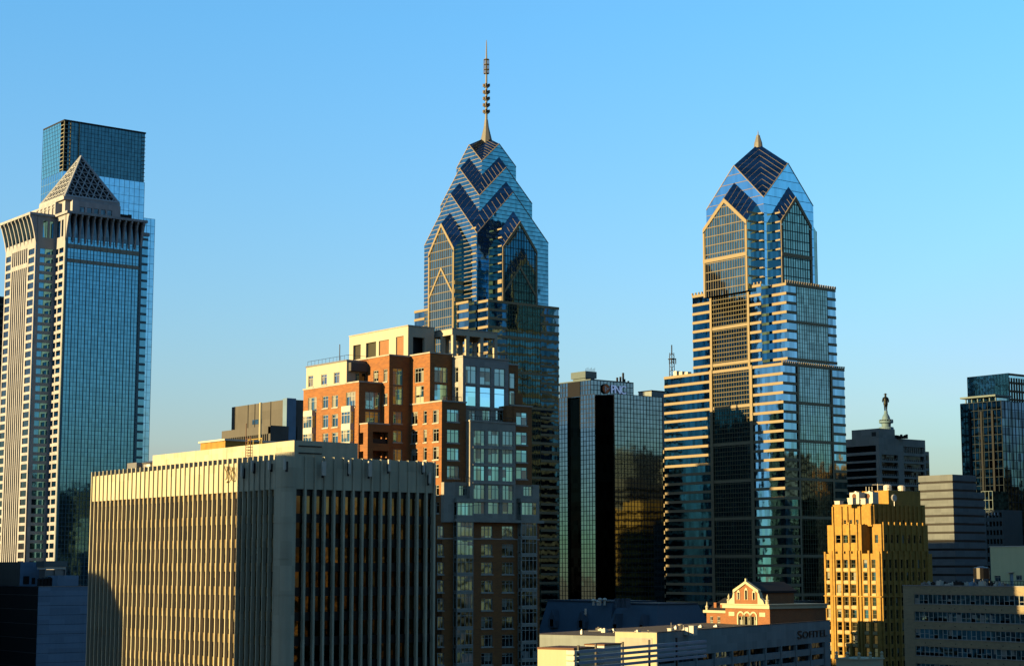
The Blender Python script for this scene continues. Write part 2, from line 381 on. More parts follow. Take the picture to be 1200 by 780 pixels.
    l.bar((ax, ya, zl0), (ax, ya, zl1), .07); l.bar((ax, yb, zl0), (ax, yb, zv(511, ax, yb)), .07)
    zz = zl0
    while zz < zv(511, ax, ya): l.bar((ax, ya, zz), (ax, yb, zz), .05); zz += .45
    l.build('roof_ladder', M['rust'], r)
    l = MB(); 
    for uu in (291, 297, 305, 307): 
        yy = yX(uu, 514, px+1); l.bar((px+1, yy, zp-.1), (px+1, yy, zp+1.1), .08)
    l.bar((px+1, yX(291, 514, px+1), zp+1.0), (px+1, yX(307, 514, px+1), zp+1.0), .07)
    l.build('guard_rail', M['yellowmetal'], r)
    # cell antenna panels hung on the band
    for F, uu, v0, v1, wd in (('W', 283, 545, 558, .45), ('W', 295, 539, 552, .35), ('W', 315, 540, 550, .5), ('W', 333, 537, 550, .4),
                              ('S', 380, 540, 557, .7), ('S', 410, 539, 555, .35), ('S', 434, 540, 558, .6), ('S', 456.5, 538, 552, .35),
                              ('S', 497, 541, 553, .35), ('S', 504, 553, 566, .35)):
        if F == 'W':
            _, a, z1 = onX(uu, v0, X0-.7); z0 = onX(uu, v1, X0-.7)[2]
        else:
            a, _, z1 = onY(uu, v0, Y0-.7); z0 = onY(uu, v1, Y0-.7)[2]
        pl = X0 if F == 'W' else Y0
        o = MB().fb(F, pl, a-wd/2, a+wd/2, z0, z1, .45, .75).build('antenna_panel', M['paint'], r)
        MB().fb(F, pl, a-.06, a+.06, z0-.3, z1-.4, .03, .447).build('bracket', M['darkmetal'], o)
    # roof plant
    u0 = MB(); hx = X0+5; y0_, y1_ = yX(160, 546, hx), yX(149, 546, hx)
    o = MB().box(hx, hx+3, y0_, y1_, zt-.6, zv(541.5, hx, y0_)).build('plant_box', M['metal'], r)
    y2_ = yX(176, 546, hx); MB().lathe(hx+2, (y0_+y2_)/2, [(1.9, zt-.6), (1.9, zv(543, hx, y2_)), (2.1, zv(541, hx, y2_)), (.6, zv(538.5, hx, y2_))]).build('cooling_drum', M['metal'], r)
    # the cut-metal monogram on the band
    def P_(cx, cy): u, v = 255+cx/19.5, 535+cy/19.5; q = onX(u, v, X0-.12); return (q[0], q[1], q[2])
    e = MB()
    for pts in ([(165,210),(168,265),(180,305),(200,322),(220,305),(230,265),(226,215)], [(200,322),(212,420),(208,495),(182,522)],
                [(280,215),(285,270),(300,310),(320,322),(340,300),(348,240)], [(300,325),(318,420),(326,500),(300,528)],
                [(270,330),(262,430),(262,500),(240,545),(205,590)], [(380,230),(382,400),(380,510),(355,555),(332,530)],
                [(225,330),(250,430),(262,500)], [(345,330),(372,430),(380,505)]):
        e.tube([P_(*q) for q in pts], .085, 5)
    e.build('wall_monogram', M['bronze'], r)
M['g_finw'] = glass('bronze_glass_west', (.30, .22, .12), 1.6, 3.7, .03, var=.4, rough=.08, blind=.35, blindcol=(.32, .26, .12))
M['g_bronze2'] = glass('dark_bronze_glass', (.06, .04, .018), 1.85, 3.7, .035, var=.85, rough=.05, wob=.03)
fin_office()

# ------------------------------------------------------------------ stepped red brick apartment tower
def brick_tower():
    X5, Y5 = 192.4, 268.4
    r = thing('brick_apartment_tower', 'stepped red brick and limestone apartment tower with white rooftop colonnade, behind the finned slab', 'apartment building', X5, Y5)
    Y3w = Y5+10.3; X3w = X5-4.9; Y9 = Y5+12.7; X9 = X5-10.1; X10 = X5-9.8; YN9 = Y5+32.7
    Y3 = Y5+3.9; X4 = X5+5.2; Y4 = Y5+.5; XE4 = X5+16.1; X6 = X5+5.6; Y6 = Y5-1.3; XE6 = X5+16.4; XE = X5+22.9
    z5 = 100.6; z3 = 110.0; z9 = 104.6; z10 = 96.6; z6 = 97.1; z4 = 109.4
    zs = zv(564, X5, Y5)     # top of limestone base zone
    zm = zv(608, X6, Y6)     # bottom of limestone base zone
    T = .4
    B, L, G = M['brick'], M['limestone'], M['limegrey']
    WH = {}                  # holes by wall key
    wins = []
    def pxw(F, pl, u0, u1, v0, v1, **k):
        um, vm = (u0+u1)/2, (v0+v1)/2
        if F == 'W': a0, a1 = yX(u0, vm, pl), yX(u1, vm, pl); z1, z0 = onX(um, v0, pl)[2], onX(um, v1, pl)[2]
        else: a0, a1 = xY(u0, vm, pl), xY(u1, vm, pl); z1, z0 = onY(um, v0, pl)[2], onY(um, v1, pl)[2]
        if a1 < a0: a0, a1 = a1, a0
        wins.append((F, pl, a0, a1, z0, z1, k)); return (a0, a1, z0, z1)
    def block(name, mat, x0, x1, y0, y1, z0, z1, hw=(), hsn=(), cope=L, label=None, top=True):
        mb = MB(); mb.box(x0+T, x1, y0+T, y1, z0, z1-.3)
        wall_grid(mb, 'W', x0, y0, y1, z0, z1, hw, T-.01)
        wall_grid(mb, 'S', y0, x0+T, x1, z0, z1, hsn, T-.01)
        mb.box(x1-.3, x1, y0+T, y1, z1-.3, z1); mb.box(x0+T, x1-.3, y1-.3, y1, z1-.3, z1)
        o = mb.build(name, mat, r, label=label)
        if top:
            c = MB(); q = .14
            c.box(x0-q, x1+q, y0-q, y0+.5, z1+.003, z1+.28); c.box(x0-q, x0+.5, y0+.503, y1+q, z1+.003, z1+.28)
            c.box(x1-.4, x1+q, y0+.503, y1+q, z1+.003, z1+.28)
            c.build('coping', cope, o)
        return o
    fl = 3.45
    # left wing (west face windows)
    w9 = []
    rows9 = [(464, 478), (486, 501), (507.5, 522), (529, 543)]
    for u0, u1 in ((378, 384.5), (389, 396)):
        for v0, v1 in rows9: w9.append(pxw('W', X9, u0, u1, v0+ (0 if u0 < 385 else -1), v1+(0 if u0 < 385 else -1)))
    w9.append(pxw('W', X9, 361, 371, 465.5, 482, cols=3)); w9.append(pxw('W', X9, 405.5, 416.5, 459, 477, cols=3))
    s9 = [pxw('S', Y9, 428, 445, 459, 479.5, cols=3, sill=False), pxw('S', Y9, 428, 445, 482, 495, cols=3, sill=False)]
    block('wing', B, X9, X3w+.0, Y9, YN9, 0, z9, w9, s9, label='lower left brick wing with white bay windows')
    for u0, u1, vt in ((356.6, 366.8, 480.5), (401.2, 411.8, 475)):     # projecting white bays
        a1, a0 = yX(u0, 500, X9-.6), yX(u1, 500, X9-.6); zz = zv(vt, X9, a0)
        for k in range(9):
            zt_ = zz - k*3.45
            o = MB().box(X9-.9, X9-.004, a0, a1, zt_-1.05, zt_).build('bay_panel', M['paint'], r)
            window(r, 'W', X9-.86, a0+.05, a1-.05, zt_-3.44, zt_-1.06, cols=3, rec=.05, sill=False, name='bay_window', fm=M['paint'])
            window(r, 'S', a0+.03, X9-.78, X9-.02, zt_-3.44, zt_-1.06, cols=1, rec=.02, sill=False, name='bay_window', fm=M['paint'])
    # white penthouse on the wing
    wx = X9+.8; _, wy, zc = onX(406.4, 421, wx); wn = yX(359, 432, wx)
    hw = [pxw('W', wx, 376.4, 383, 438.5, 450.5, cols=2, gm=M['g_pent']), pxw('W', wx, 391.2, 398, 436, 449, cols=2, gm=M['g_pent'])]
    hw.append(pxw('W', wx, 361.3, 367, 440, 453, cols=2, gm=M['g_pent']))
    block('wing_penthouse', M['paintwall'], wx, X3w+4, wy, wn, z9, zc-.3, hw, [], cope=M['metal'], label='white rendered penthouse with roof rail')
    s = MB(); s.box(xY(417, 440, wy-.02), xY(428, 440, wy), wy-.1, wy-.01, zv(447, wx, wy), zv(436, wx, wy)); s.build('balcony_door', M['g_dark'], r)
    s = MB(); s.box(xY(411, 434, wy-.8), X3w, wy-.9, wy-.003, zc-2.2, zc-.6); s.build('balcony_screen', M['darkconc'], r)
    rl = MB(); zr = zc+.9
    for i in range(12):
        y = wy+(wn-wy)*i/11; rl.bar((wx+.3, y, zc), (wx+.3, y, zr), .03)
    rl.bar((wx+.3, wy, zr), (wx+.3, wn, zr), .035); rl.bar((wx+.3, wy, zr), (X3w+4, wy+.2, zr), .035)
    rl.bar((wx+1, yX(398, 420, wx+1), zc), (wx+1, yX(398, 420, wx+1), zc+3.4), .09)
    rl.build('roof_rail', M['darkmetal'], r)
    # mid block (tall brick return)
    w3 = [pxw('W', X3w, 437.5, 443.5, 434, 447), pxw('W', X3w, 449.4, 454, 432.5, 447), pxw('W', X3w, 449.4, 454, 461, 474)]
    s3 = []
    for v0, v1 in ((431.5, 451), (452.3, 474)): s3.append(pxw('S', Y3w, 460.5, 472, v0, v1, cols=2, sill=False))
    for k in range(8): s3.append(pxw('S', Y3w, 460.8, 471.3, 482+22*k, 496+22*k, cols=2))
    block('mid_block', B, X3w, X5+.0, Y3w, Y5+22, 0, z3-.2, w3, s3)
    # lowest left block with the dark balconies
    hw, hb = [], []
    for k in range(5):
        v0 = 506+22*k; hw.append((yX(421.6, v0, X10), yX(425.8, v0, X10), zv(v0+14, X10, Y3w), zv(v0, X10, Y3w)))
        hb.append((xY(436, v0, Y3w), xY(454, v0, Y3w), zv(v0+13.5, X10+3, Y3w), zv(v0, X10+3, Y3w)))
    mb = MB(); y1b = Y9+.35
    wall_grid(mb, 'W', X10, Y3w-.3, y1b, 0, z10, hw, .5); wall_grid(mb, 'S', Y3w-.3, X10+.5, X3w-.003, 0, z10, hb, .5)
    mb.box(X10+.5, X3w-.003, Y3w+.2, y1b, z10-.4, z10)
    o = mb.build('balcony_block', B, r)
    MB().box(X10-.1, X3w+.1, Y3w-.4, y1b, z10+.003, z10+.25).build('coping', L, o)
    for h in hb: MB().box(h[0], h[1], Y3w+.1, Y3w+.25, h[2]-.12, h[2]+.9).build('balcony_rail', M['darkmetal'], o)
    for h in hb: MB().box(h[1]-.45, h[1]-.05, Y3w+1.2, Y3w+1.6, h[2], h[3]).build('balcony_column', B, o)
    # centre tower on the front block
    w3c = [pxw('W', X5, 486, 496.5, 431, 448, cols=3, sill=False), pxw('W', X5, 486.5, 496.5, 452, 472, cols=2, sill=False, gm=M['g_pale'])]
    s3c = [pxw('S', Y3, 509.3, 524.5, 430, 448, cols=3, sill=False), pxw('S', Y3, 509.3, 524.5, 450, 469, cols=1, sill=False, gm=M['g_winb'])]
    block('centre_tower', B, X5, X4, Y3, Y3w, z5, z3, w3c, s3c)
    # front brick block
    w5, s5 = [], []
    for k, (v0, v1) in enumerate(((482.5, 497), (504.5, 519), (525.5, 540), (546, 560))):
        for u0, u1 in ((481.8, 489.3), (496.2, 500.2), (507.2, 514.2)):
            w5.append(pxw('W', X5, u0, u1, v0-(u0-481)*.09, v1-(u0-481)*.07, cols=2 if u0 > 500 or u0 < 490 else 1))
    for k, (v0, v1) in enumerate(((479.5, 494), (503, 518.5), (524.5, 539), (545.5, 560))):
        s5.append(pxw('S', Y5, 524, 538.2, v0, v1, cols=3, gm=M['g_winb'] if k < 3 else M['g_win'], sill=True))
    zlow = zv(566, X5, Y5)
    block('front_block', B, X5, X6-.0, Y5, Y3w, zlow, z5, w5, s5)
    # grey limestone upper bay
    s4 = []
    for u0, u1 in ((545.8, 558.5), (562.5, 575.5), (579.5, 592)):
        for v0, v1, gm in ((428.5+.1*(u0-545), 449+.1*(u0-545), M['g_win']), (452+.08*(u0-545), 475.5+.08*(u0-545), M['g_sky'])):
            s4.append(pxw('S', Y4, u0, u1, v0, v1, cols=2 if gm is M['g_win'] else 1, gm=gm, sill=True, transom=.75 if gm is M['g_win'] else .7))
    w4 = [pxw('W', X4, 533.2, 537, 430, 448, cols=1, sill=False), pxw('W', X4, 533.2, 537, 453, 472, cols=1, sill=False)]
    zr4 = zv(478, X4, Y4)
    block('limestone_bay', M['limebay'], X4, XE4, Y4, Y3w, zr4, z4, w4, s4, label='pale limestone upper bay with tall blue windows')
    MB().box(X4+.5, XE4-.3, Y4+.5, Y3w, 0, zr4).build('bay_backing', M['black'], r)
    # recessed storey with railing
    hs4 = []
    for u0, u1 in ((549.5, 557.5), (565, 575), (581, 590)): hs4.append(pxw('S', Y4+.2, u0, u1, 480.5, 492.5, cols=2, sill=False))
    mb = MB(); wall_grid(mb, 'S', Y4+.2, X4, XE4, z6-1, zr4-.003, hs4, .25); mb.build('recessed_storey', M['limegrey'], r)
    # east of the bay: recessed glazing column and brick returns
    xa = XE4; xb = xY(607.4, 440, Y4+1.5)
    hc = [pxw('S', Y4+1.5, 597.3, 603.8, 437, 455, cols=1, sill=False), pxw('S', Y4+1.5, 597.3, 603.8, 457.5, 474, cols=1, sill=False)]
    block('east_return', B, xa, xb, Y4+1.5, Y3w, 0, z4-.6, [], hc)
    xc = xY(613, 465, Y4+1.5); MB().box(xb, xc, Y4+1.6, Y3w, 0, zv(460, xb, Y4)).build('east_step', B, r)
    # right brick block
    Y7 = Y5-.6; X7 = xY(594, 480, Y7); XE7 = xY(623.3, 480, Y7); z7 = zv(475, X7, Y7)
    s7 = []
    for k, (v0, v1) in enumerate(((483, 498), (506, 521), (527, 541.5), (547, 561))): s7.append(pxw('S', Y7, 605, 618, v0, v1, cols=2, gm=M['g_winb']))
    block('right_block', B, XE6+.0, XE7, Y7, Y3w, zs, z7, [], s7)
    MB().box(X7, XE6, Y7+.1, Y4+.1, z6+.5, z7).build('corner_brick', B, r)
    # lower limestone bay with its three window columns, running down to the stone base
    s6 = []
    cols6 = ((555.2, 568.5), (572.2, 585.4), (589, 601.7))
    for ci, (u0, u1) in enumerate(cols6):
        for v0, v1 in ((504, 522), (525, 542.5), (545.5, 563), (567.5, 585)): s6.append(pxw('S', Y6, u0, u1, v0+.03*(u0-555), v1+.03*(u0-555), cols=3, sill=False, gm=M['g_winb'] if v0 > 540 and v0 < 560 else M['g_win']))
        s6.append(pxw('S', Y6, u0, u1, 588, 602, cols=2, sill=False))
    block('lower_bay', M['limegrey'], X6, XE6, Y6, Y4+.2, zm, z6, [], s6, label='grey limestone bay with three columns of windows')
    b = MB()
    for z_ in (zv(523.5, X6, Y6), zv(544, X6, Y6), zv(565, X6, Y6), zv(586.3, X6, Y6)): b.box(X6+.6, XE6-.6, Y6-.16, Y6-.003, z_-.16, z_+.16)
    b.build('string_course', L, r)
    for (xa_, xb_, ya_, z_) in ((X6, XE6, Y6+.15, z6+.28), (X5+1.2, X6+1, Y5-1.0, zs+.2), (XE6, XE-.2, Y6+1.2, zs+.2), (X4+.3, XE4, Y4+.15, z4+.28), (X5+.1, X6-1, Y5+.15, z5+.28)):
        n = int((xb_-xa_)/.6); rl = MB()
        for i in range(n+1): x = xa_+(xb_-xa_)*i/n; rl.bar((x, ya_, z_), (x, ya_, z_+.8), .03, seg=4)
        rl.bar((xa_, ya_, z_+.8), (xb_, ya_, z_+.8), .05, seg=4)
        rl.build('terrace_rail', M['darkmetal'], r)
    # limestone base zone and brick shaft below
    Xw = X5+.6; Yb = Y6+.9
    zb0 = zm
    W0 = [pxw('W', X5, 510.5, 514.5, 568, 580, cols=1), pxw('W', X5, 510.5, 514.5, 588, 601, cols=1)]
    XS = xY(529, 590, Y5)
    mb = MB(); wall_grid(mb, 'W', X5, Y5, Y3w, 0, zlow, W0, T-.01); mb.box(X5+T, XS, Y5+.01, Y3w, 0, zlow-.003)
    mb.build('shaft_west_wall', B, r)
    MB().box(X5-.06, XS, Y5-.9, Y5-.003, zm-.6, zlow+.2).build('stone_corner', M['limegrey'], r)
    hb2 = []
    BZ = []
    mb = MB(); mb.box(XS, XE, Yb+.4, Y3w, zm, zs)
    hz = [pxw('S', Yb, 538, 549.6, 568.5, 580.5, cols=3, sill=False), pxw('S', Yb, 613.5, 624, 569.5, 581, cols=3, sill=False)]
    wall_grid(mb, 'S', Yb, XS, X6-.003, zm, zs, hz[:1], .39); wall_grid(mb, 'S', Yb, XE6+.003, XE, zm, zs, hz[1:], .39)
    mb.build('stone_base_band', M['limegrey'], r)
    MB().box(XS-.2, XE+.2, Y6-.35, Yb+.3, zm-.5, zm-.003).build('cornice', M['limegrey'], r)
    # brick shaft with two window columns and two full-height bays
    zc0 = zm-.5
    hsh = []
    rows = [(616+21.2*k, 630+21.2*k) for k in range(16)]
    for k, (v0, v1) in enumerate(rows):
        for u0, u1 in ((564, 577.3), (588.3, 601.7)): hsh.append(pxw('S', Yb, u0, u1, v0, v1, cols=3, gm=M['g_win']))
        if k < 9: hsh.append(pxw('S', Yb, 513, 520, v0, v1, cols=2))
    mb = MB(); wall_grid(mb, 'S', Yb, X5-.05, XE, 0, zc0, hsh, .39); mb.box(X5+.45, XE, Yb+.4, Y3w, 0, zc0-.01)
    mb.build('shaft_wall', B, r)
    MB().box(X5-.05, XE+.05, Yb-.1, Yb-.003, zv(630.8, X6, Yb)-.1, zv(630.8, X6, Yb)+.1).build('string_course', L, r)
    for u0, u1 in ((535.6, 555), (611, 629.6)):
        x0, x1 = xY(u0, 620, Yb-1.1), xY(u1, 620, Yb-1.1)
        ztop = zv(588, x0, Yb-1.1); z = ztop; k = 0
        MB().box(x0-.25, x1+.25, Yb-1.3, Yb-.003, ztop+.003, zv(585, x0, Yb)+.25).build('bay_cap', M['limegrey'], r)
        while z > 4:
            hp = 1.15 if k == 1 else .42
            if k: MB().box(x0, x1, Yb-1.1, Yb-.003, z-hp, z).build('bay_panel', M['limegrey'], r); z0_ = z-hp
            else: z0_ = z
            window(r, 'S', Yb-1.05, x0+.04, x1-.04, z0_-2.85+(.4 if k == 0 else 0), z0_-.003, cols=4, rec=.05, sill=False, name='bay_window', gm=random.choice([M['g_win'], M['g_winb'], M['g_dark2']]), ft=.12)
            window(r, 'W', x0+.02, Yb-.98, Yb-.02, z0_-2.85+(.4 if k == 0 else 0), z0_-.003, cols=1, rec=.02, sill=False, name='bay_window')
            z = z0_-2.85+(.4 if k == 0 else 0); k += 1
    # rooftop colonnade
    X1, Y1 = X5+3.5, Y5+16.3; zc1 = 116.8
    yn = yX(409.5, 395, X1); xe = xY(509, 385, Y1)
    zb1 = z3-.6
    def op(u0, u1, vt): return (yX(u0, 400, X1), yX(u1, 400, X1), zb1, zv(vt, X1, yX((u0+u1)/2, 400, X1)))
    holes = [op(414, 422.8, 404), op(429, 440.8, 401), op(444, 455.8, 398.5), op(464, 473, 394)]
    so = (xY(484, 400, Y1), xY(497.5, 400, Y1), zb1, zv(394, X1, Y1))
    mb = MB(); wall_grid(mb, 'W', X1, Y1, yn, zb1-1.5, zc1, holes, .7); wall_grid(mb, 'S', Y1, X1+.7, xe, zb1-1.5, zc1, [so], .7)
    mb.box(X1+.7, xe, Y1+.7, yn, zc1-.5, zc1-.05); mb.box(xe-.5, xe, Y1+.7, yn, zb1-1.5, zc1-.5)
    pw_ = mb.build('plant_screen', M['paintwall'], r, label='white rooftop plant screen with square openings')
    MB().box(X1-.12, xe+.1, Y1-.12, yn+.1, zc1+.003, zc1+.22).build('coping', L, pw_)
    MB().box(X1+1.6, xe-1, Y1+1.6, yn-1, zb1-1.5, zc1-.6).build('plant_room', M['darkmetal'], r)
    for h in holes[2:]: MB().box(X1+.25, X1+.4, h[1], h[0], h[2], h[3]).build('louvre_door', M['tan_door'], pw_)
    for h in holes[:2]: MB().box(X1+.5, X1+.6, h[1], h[0], h[2], h[3]).build('grille', M['louv'], pw_)
    # open pergola
    X2 = xe; Y2 = Y1-2.6
    cx, cy, zc2 = atD(530, 385, 1)[0], 0, 0
    # its corner: on the same roof, a little further out
    d = ray(530, 385); D2 = 346.0; X2c, Y2c, zc2 = atD(530, 385, D2)
    yn2 = yX(508, 393, X2c); xe2 = xY(583, 391, Y2c)
    mb = MB()
    mb.box(X2c, xe2, Y2c, Y2c+.7, zc2-1.15, zc2); mb.box(X2c, X2c+.7, Y2c+.703, yn2+6, zc2-1.15, zc2)
    mb.box(xe2-.7, xe2, Y2c+.703, yn2+1.3, zc2-1.15, zc2); mb.box(X2c+.703, xe2-.703, yn2+.6, yn2+1.3, zc2-1.15, zc2)
    mb.build('pergola_beam', M['paintwall'], r)
    MB().box(X2c-.1, xe2+.1, Y2c-.1, yn2+1.3, zc2+.003, zc2+.15).build('pergola_roof', M['metal'], r)
    cs = []
    for uu in (530.9, 548.6, 565, 581.4): cs.append((xY(uu, 405, Y2c)+(.35 if uu < 531 else 0), Y2c+.35))
    for x, y in list(cs): cs.append((x, yn2+.9))
    cs.append((X2c+.35, yX(517.5, 405, X2c)))
    for x, y in cs: MB().box(x-.36, x+.36, y-.34, y+.34, z3-.5, zc2-1.153).build('column', M['paintwall'], r)
    for F, pl, a0, a1, z0, z1, k in wins: window(r, F, pl, a0, a1, z0, z1, **k)
    MB().box(X5+.5, X5+14, Y3w+.6, Y5+22, z5, z3-.4).build('roof_deck', M['roof'], r)
    # broadcast whip and dishes on the west side
    g = MB()
    for uu, v0, v1 in ((377.5, 504, 520), (383, 505, 518), (361, 502, 516)):
        q = onX(uu, v1, X9-6)
        g.bar((q[0], q[1], 88), (q[0], q[1], zv(v0, q[0], q[1])), .06)
M['paintwall'] = stone('white_render', (.60, .57, .46), var=.03, streak=.05)
M['limebay'] = stone('pale_limestone', (.42, .43, .42), pw=1.2, ph=.8, var=.04, streak=.05)
M['g_pent'] = glass('penthouse_glass', (.35, .36, .38), 1.3, 3.45, .03, blind=.7, blindcol=(.3, .3, .28))
M['g_pale'] = glass('shaded_pane', (.4, .5, .45), 3, 6, .02, blind=1.0, blindcol=(.62, .66, .50), var=.1)
M['g_sky'] = glass('sky_pane', (.42, .80, .92), 3, 6, .02, blind=.0, var=.1)
M['g_dark2'] = glass('dim_pane', (.10, .15, .17), 1.3, 3.45, .03)
M['louv'] = plain('dark_louvre', (.05, .05, .03), .6)
brick_tower()

# ------------------------------------------------------------------ Two gabled glass skyscrapers
def gable_square(glz, roof, trim, cx, cy, hx, hy, zb, ze, zg, zc, rib):
    """a square shaft whose four walls end in gables; the roof folds up to a peak over the centre"""
    x0, x1, y0, y1 = cx-hx, cx+hx, cy-hy, cy+hy
    c = [(x0,y0),(x1,y0),(x1,y1),(x0,y1)]; ap = [(cx,y0),(x1,cy),(cx,y1),(x0,cy)]
    for i in range(4):
        a, b = c[i], c[(i+1) % 4]
        glz.poly([(*a, zb), (*b, zb), (*b, ze), (*ap[i], zg), (*a, ze)])
    for i in range(4):
        p, q = ap[i], ap[(i-1) % 4]
        roof.poly([(*c[i], ze), (*p, zg), (cx, cy, zc)]); roof.poly([(*c[i], ze), (cx, cy, zc), (*q, zg)])
    for i in range(4):                         # verge trim
        for e in (c[i], c[(i+1) % 4]): trim.bar((*e, ze), (*ap[i], zg), .2, seg=4)
    n = 9
    for k in range(1, n):                      # raised lines across the two roof planes of each corner
        t = k/n
        for i in range(4):
            for g in (ap[i], ap[(i-1) % 4]):
                e = c[i]; p = Vector((e[0], e[1], ze)).lerp(Vector((g[0], g[1], zg)), t)
                q = Vector((e[0], e[1], ze)).lerp(Vector((cx, cy, zc)), t)
                # along the gutter direction: from the verge to the valley
                rib.bar(p+Vector((0,0,.06)), q+Vector((0,0,.06)), .08, seg=4)
def gable_bay(glz, roof, trim, mul, rib, side, plane, ctr, hw, zb, ze, zg, back, slope, chev=None, glassgap=1.5, fz=3.9, stone_w=1.0):
    """a projecting bay with a gable front; plane is the front plane, back the plane it dies into"""
    def P(a, c, z):                            # a along face, c outward coordinate (absolute)
        return (c, a, z) if side in 'WE' else (a, c, z)
    d = abs(back-plane); zi = slope*d
    a0, a1 = ctr-hw, ctr+hw
    glz.poly([P(a0,plane,zb), P(a1,plane,zb), P(a1,plane,ze), P(ctr,plane,zg), P(a0,plane,ze)])
    for a in (a0, a1):
        glz.poly([P(a,plane,zb), P(a,plane,ze), P(a,back,ze+zi), P(a,back,zb)])
        roof.poly([P(a,plane,ze), P(ctr,plane,zg), P(ctr,back,zg+zi), P(a,back,ze+zi)])
    sg = -1 if side in 'WS' else 1
    # stone verge band along both slopes on the face, and corner piers
    w_ = stone_w
    for a in (a0, a1):
        s = 1 if a < ctr else -1
        pts = [P(a, plane, ze), P(ctr, plane, zg), P(ctr, plane, zg-w_*1.5), P(a, plane, ze-w_*1.5)]
        v = P(0, sg*.35, 0); trim.extrude(pts, v)
        trim.extrude([P(a, plane+sg*.001, zb), P(a, plane+sg*.001, ze-w_*1.5), P(a+s*w_*.8, plane+sg*.001, ze-w_*1.5+.0), P(a+s*w_*.8, plane+sg*.001, zb)], P(0, sg*.3, 0))
        if chev:
            zc_, cw = chev
            h = (zg-ze)
            pts = [P(a+s*w_, plane, zc_-h*.92), P(ctr, plane, zc_), P(ctr, plane, zc_-cw), P(a+s*w_, plane, zc_-h*.92-cw)]
            trim.extrude(pts, P(0, sg*.32, 0))
    # mullions clipped to the gable
    n = max(2, round(2*hw/glassgap))
    for i in range(1, n):
        a = a0+2*hw*i/n; zt = ze+(zg-ze)*(1-abs(a-ctr)/hw)-w_*1.3
        p = MB(); mul.extrude([P(a-.09, plane+sg*.002, zb), P(a+.09, plane+sg*.002, zb), P(a+.09, plane+sg*.002, zt), P(a-.09, plane+sg*.002, zt)], P(0, sg*.16, 0))
    z = ze-fz*math.floor((ze-zb)/fz); 
    while z < zg-w_*2:
        if z > zb+.2:
            hh = hw-w_ if z < ze-w_ else (hw-w_*.5)*(1-(z-ze)/(zg-ze)) - w_
            if hh > .6: mul.extrude([P(ctr-hh, plane+sg*.003, z-.16), P(ctr+hh, plane+sg*.003, z-.16), P(ctr+hh, plane+sg*.003, z+.16), P(ctr-hh, plane+sg*.003, z+.16)], P(0, sg*.2, 0))
        z += fz
    for k in range(1, 6):
        t = k/6
        for a in (a0, a1):
            p0 = Vector(P(a, plane, ze)).lerp(Vector(P(ctr, plane, zg)), t)+Vector((0,0,.06)); p1 = Vector(P(a, back, ze+zi)).lerp(Vector(P(ctr, back, zg+zi)), t)+Vector((0,0,.06))
            rib.bar(p0, p1, .09, seg=4)
        
def bands(r, x0, x1, y0, y1, z0, z1, dz, h, mat, name='stone_band', faces='WSEN', inset=None, proud=.3, label=None):
    """one stone band per storey round a volume, each a part"""
    z = z1
    while z-h > z0:
        m = MB()
        # ring as one closed loop of four boxes butted end to end
        p = proud
        m.box(x0-p, x1+p, y0-p, y0, z-h, z); m.box(x0-p, x1+p, y1, y1+p, z-h, z)
        m.box(x0-p, x0, y0, y1, z-h, z); m.box(x1, x1+p, y0, y1, z-h, z)
        m.build(name, mat, r, label=label); z -= dz
def shell(m, x0, x1, y0, y1, z0, z1): return m.box(x0, x1, y0, y1, z0, z1)
def face_pack(mul, F, pl, a0, a1, z0, z1, da=1.5, dz=3.9, t=.14, th=.3, c=.2): mullions(mul, F, pl, min(a0,a1), max(a0,a1), z0, z1, da, dz, t, c, th)

def spire(r, cx, cy, z0, z1, mast=True):
    H_ = z1-z0
    if mast:
        m = MB(); m.lathe(cx, cy, [(3.2, z0-2), (2.0, z0+H_*.06), (1.2, z0+H_*.13), (.8, z0+H_*.2)], 8)
        m.build('spire_base', M['spire'], r)
        m = MB(); m.lathe(cx, cy, [(.6, z0+H_*.2), (.45, z0+H_*.65), (.6, z0+H_*.66), (.55, z0+H_*.80), (.4, z0+H_*.81), (.22, z0+H_*.97), (.1, z0+H_)], 8)
        m.build('mast', M['spire'], r)
        for k in range(5):
            zz = z0+H_*(.27+.065*k); m = MB()
            for sx, sy in ((1, 1), (1, -1), (-1, 1), (-1, -1)): m.box(cx+sx*.4, cx+sx*1.25, cy+sy*.4, cy+sy*1.25, zz, zz+H_*.028)
            m.lathe(cx, cy, [(1.2, zz-.35), (1.2, zz-.05)], 8)
            m.build('antenna_ring', M['rust2'], r)
        m = MB()
        for k in range(8):
            a = k*math.pi/4; x, y = cx+1.3*math.cos(a), cy+1.3*math.sin(a); m.bar((x, y, z0+H_*.66), (x, y, z0+H_*.80), .09, seg=4)
        for t in (.66, .7, .75, .8): m.lathe(cx, cy, [(1.35, z0+H_*t), (1.35, z0+H_*t+.25)], 8)
        m.build('antenna_cage', M['rust2'], r)
    else:
        m = MB(); m.lathe(cx, cy, [(2.0, z0-1.5), (1.7, z0+H_*.15), (1.0, z0+H_*.5), (.8, z0+H_*.66), (.25, z0+H_*.7), (.08, z0+H_)], 8)
        m.build('finial', M['spire'], r)
M['spire'] = plain('spire_metal', (.26, .26, .24), .6, .2)
M['rust2'] = plain('antenna_metal', (.20, .17, .13), .7)

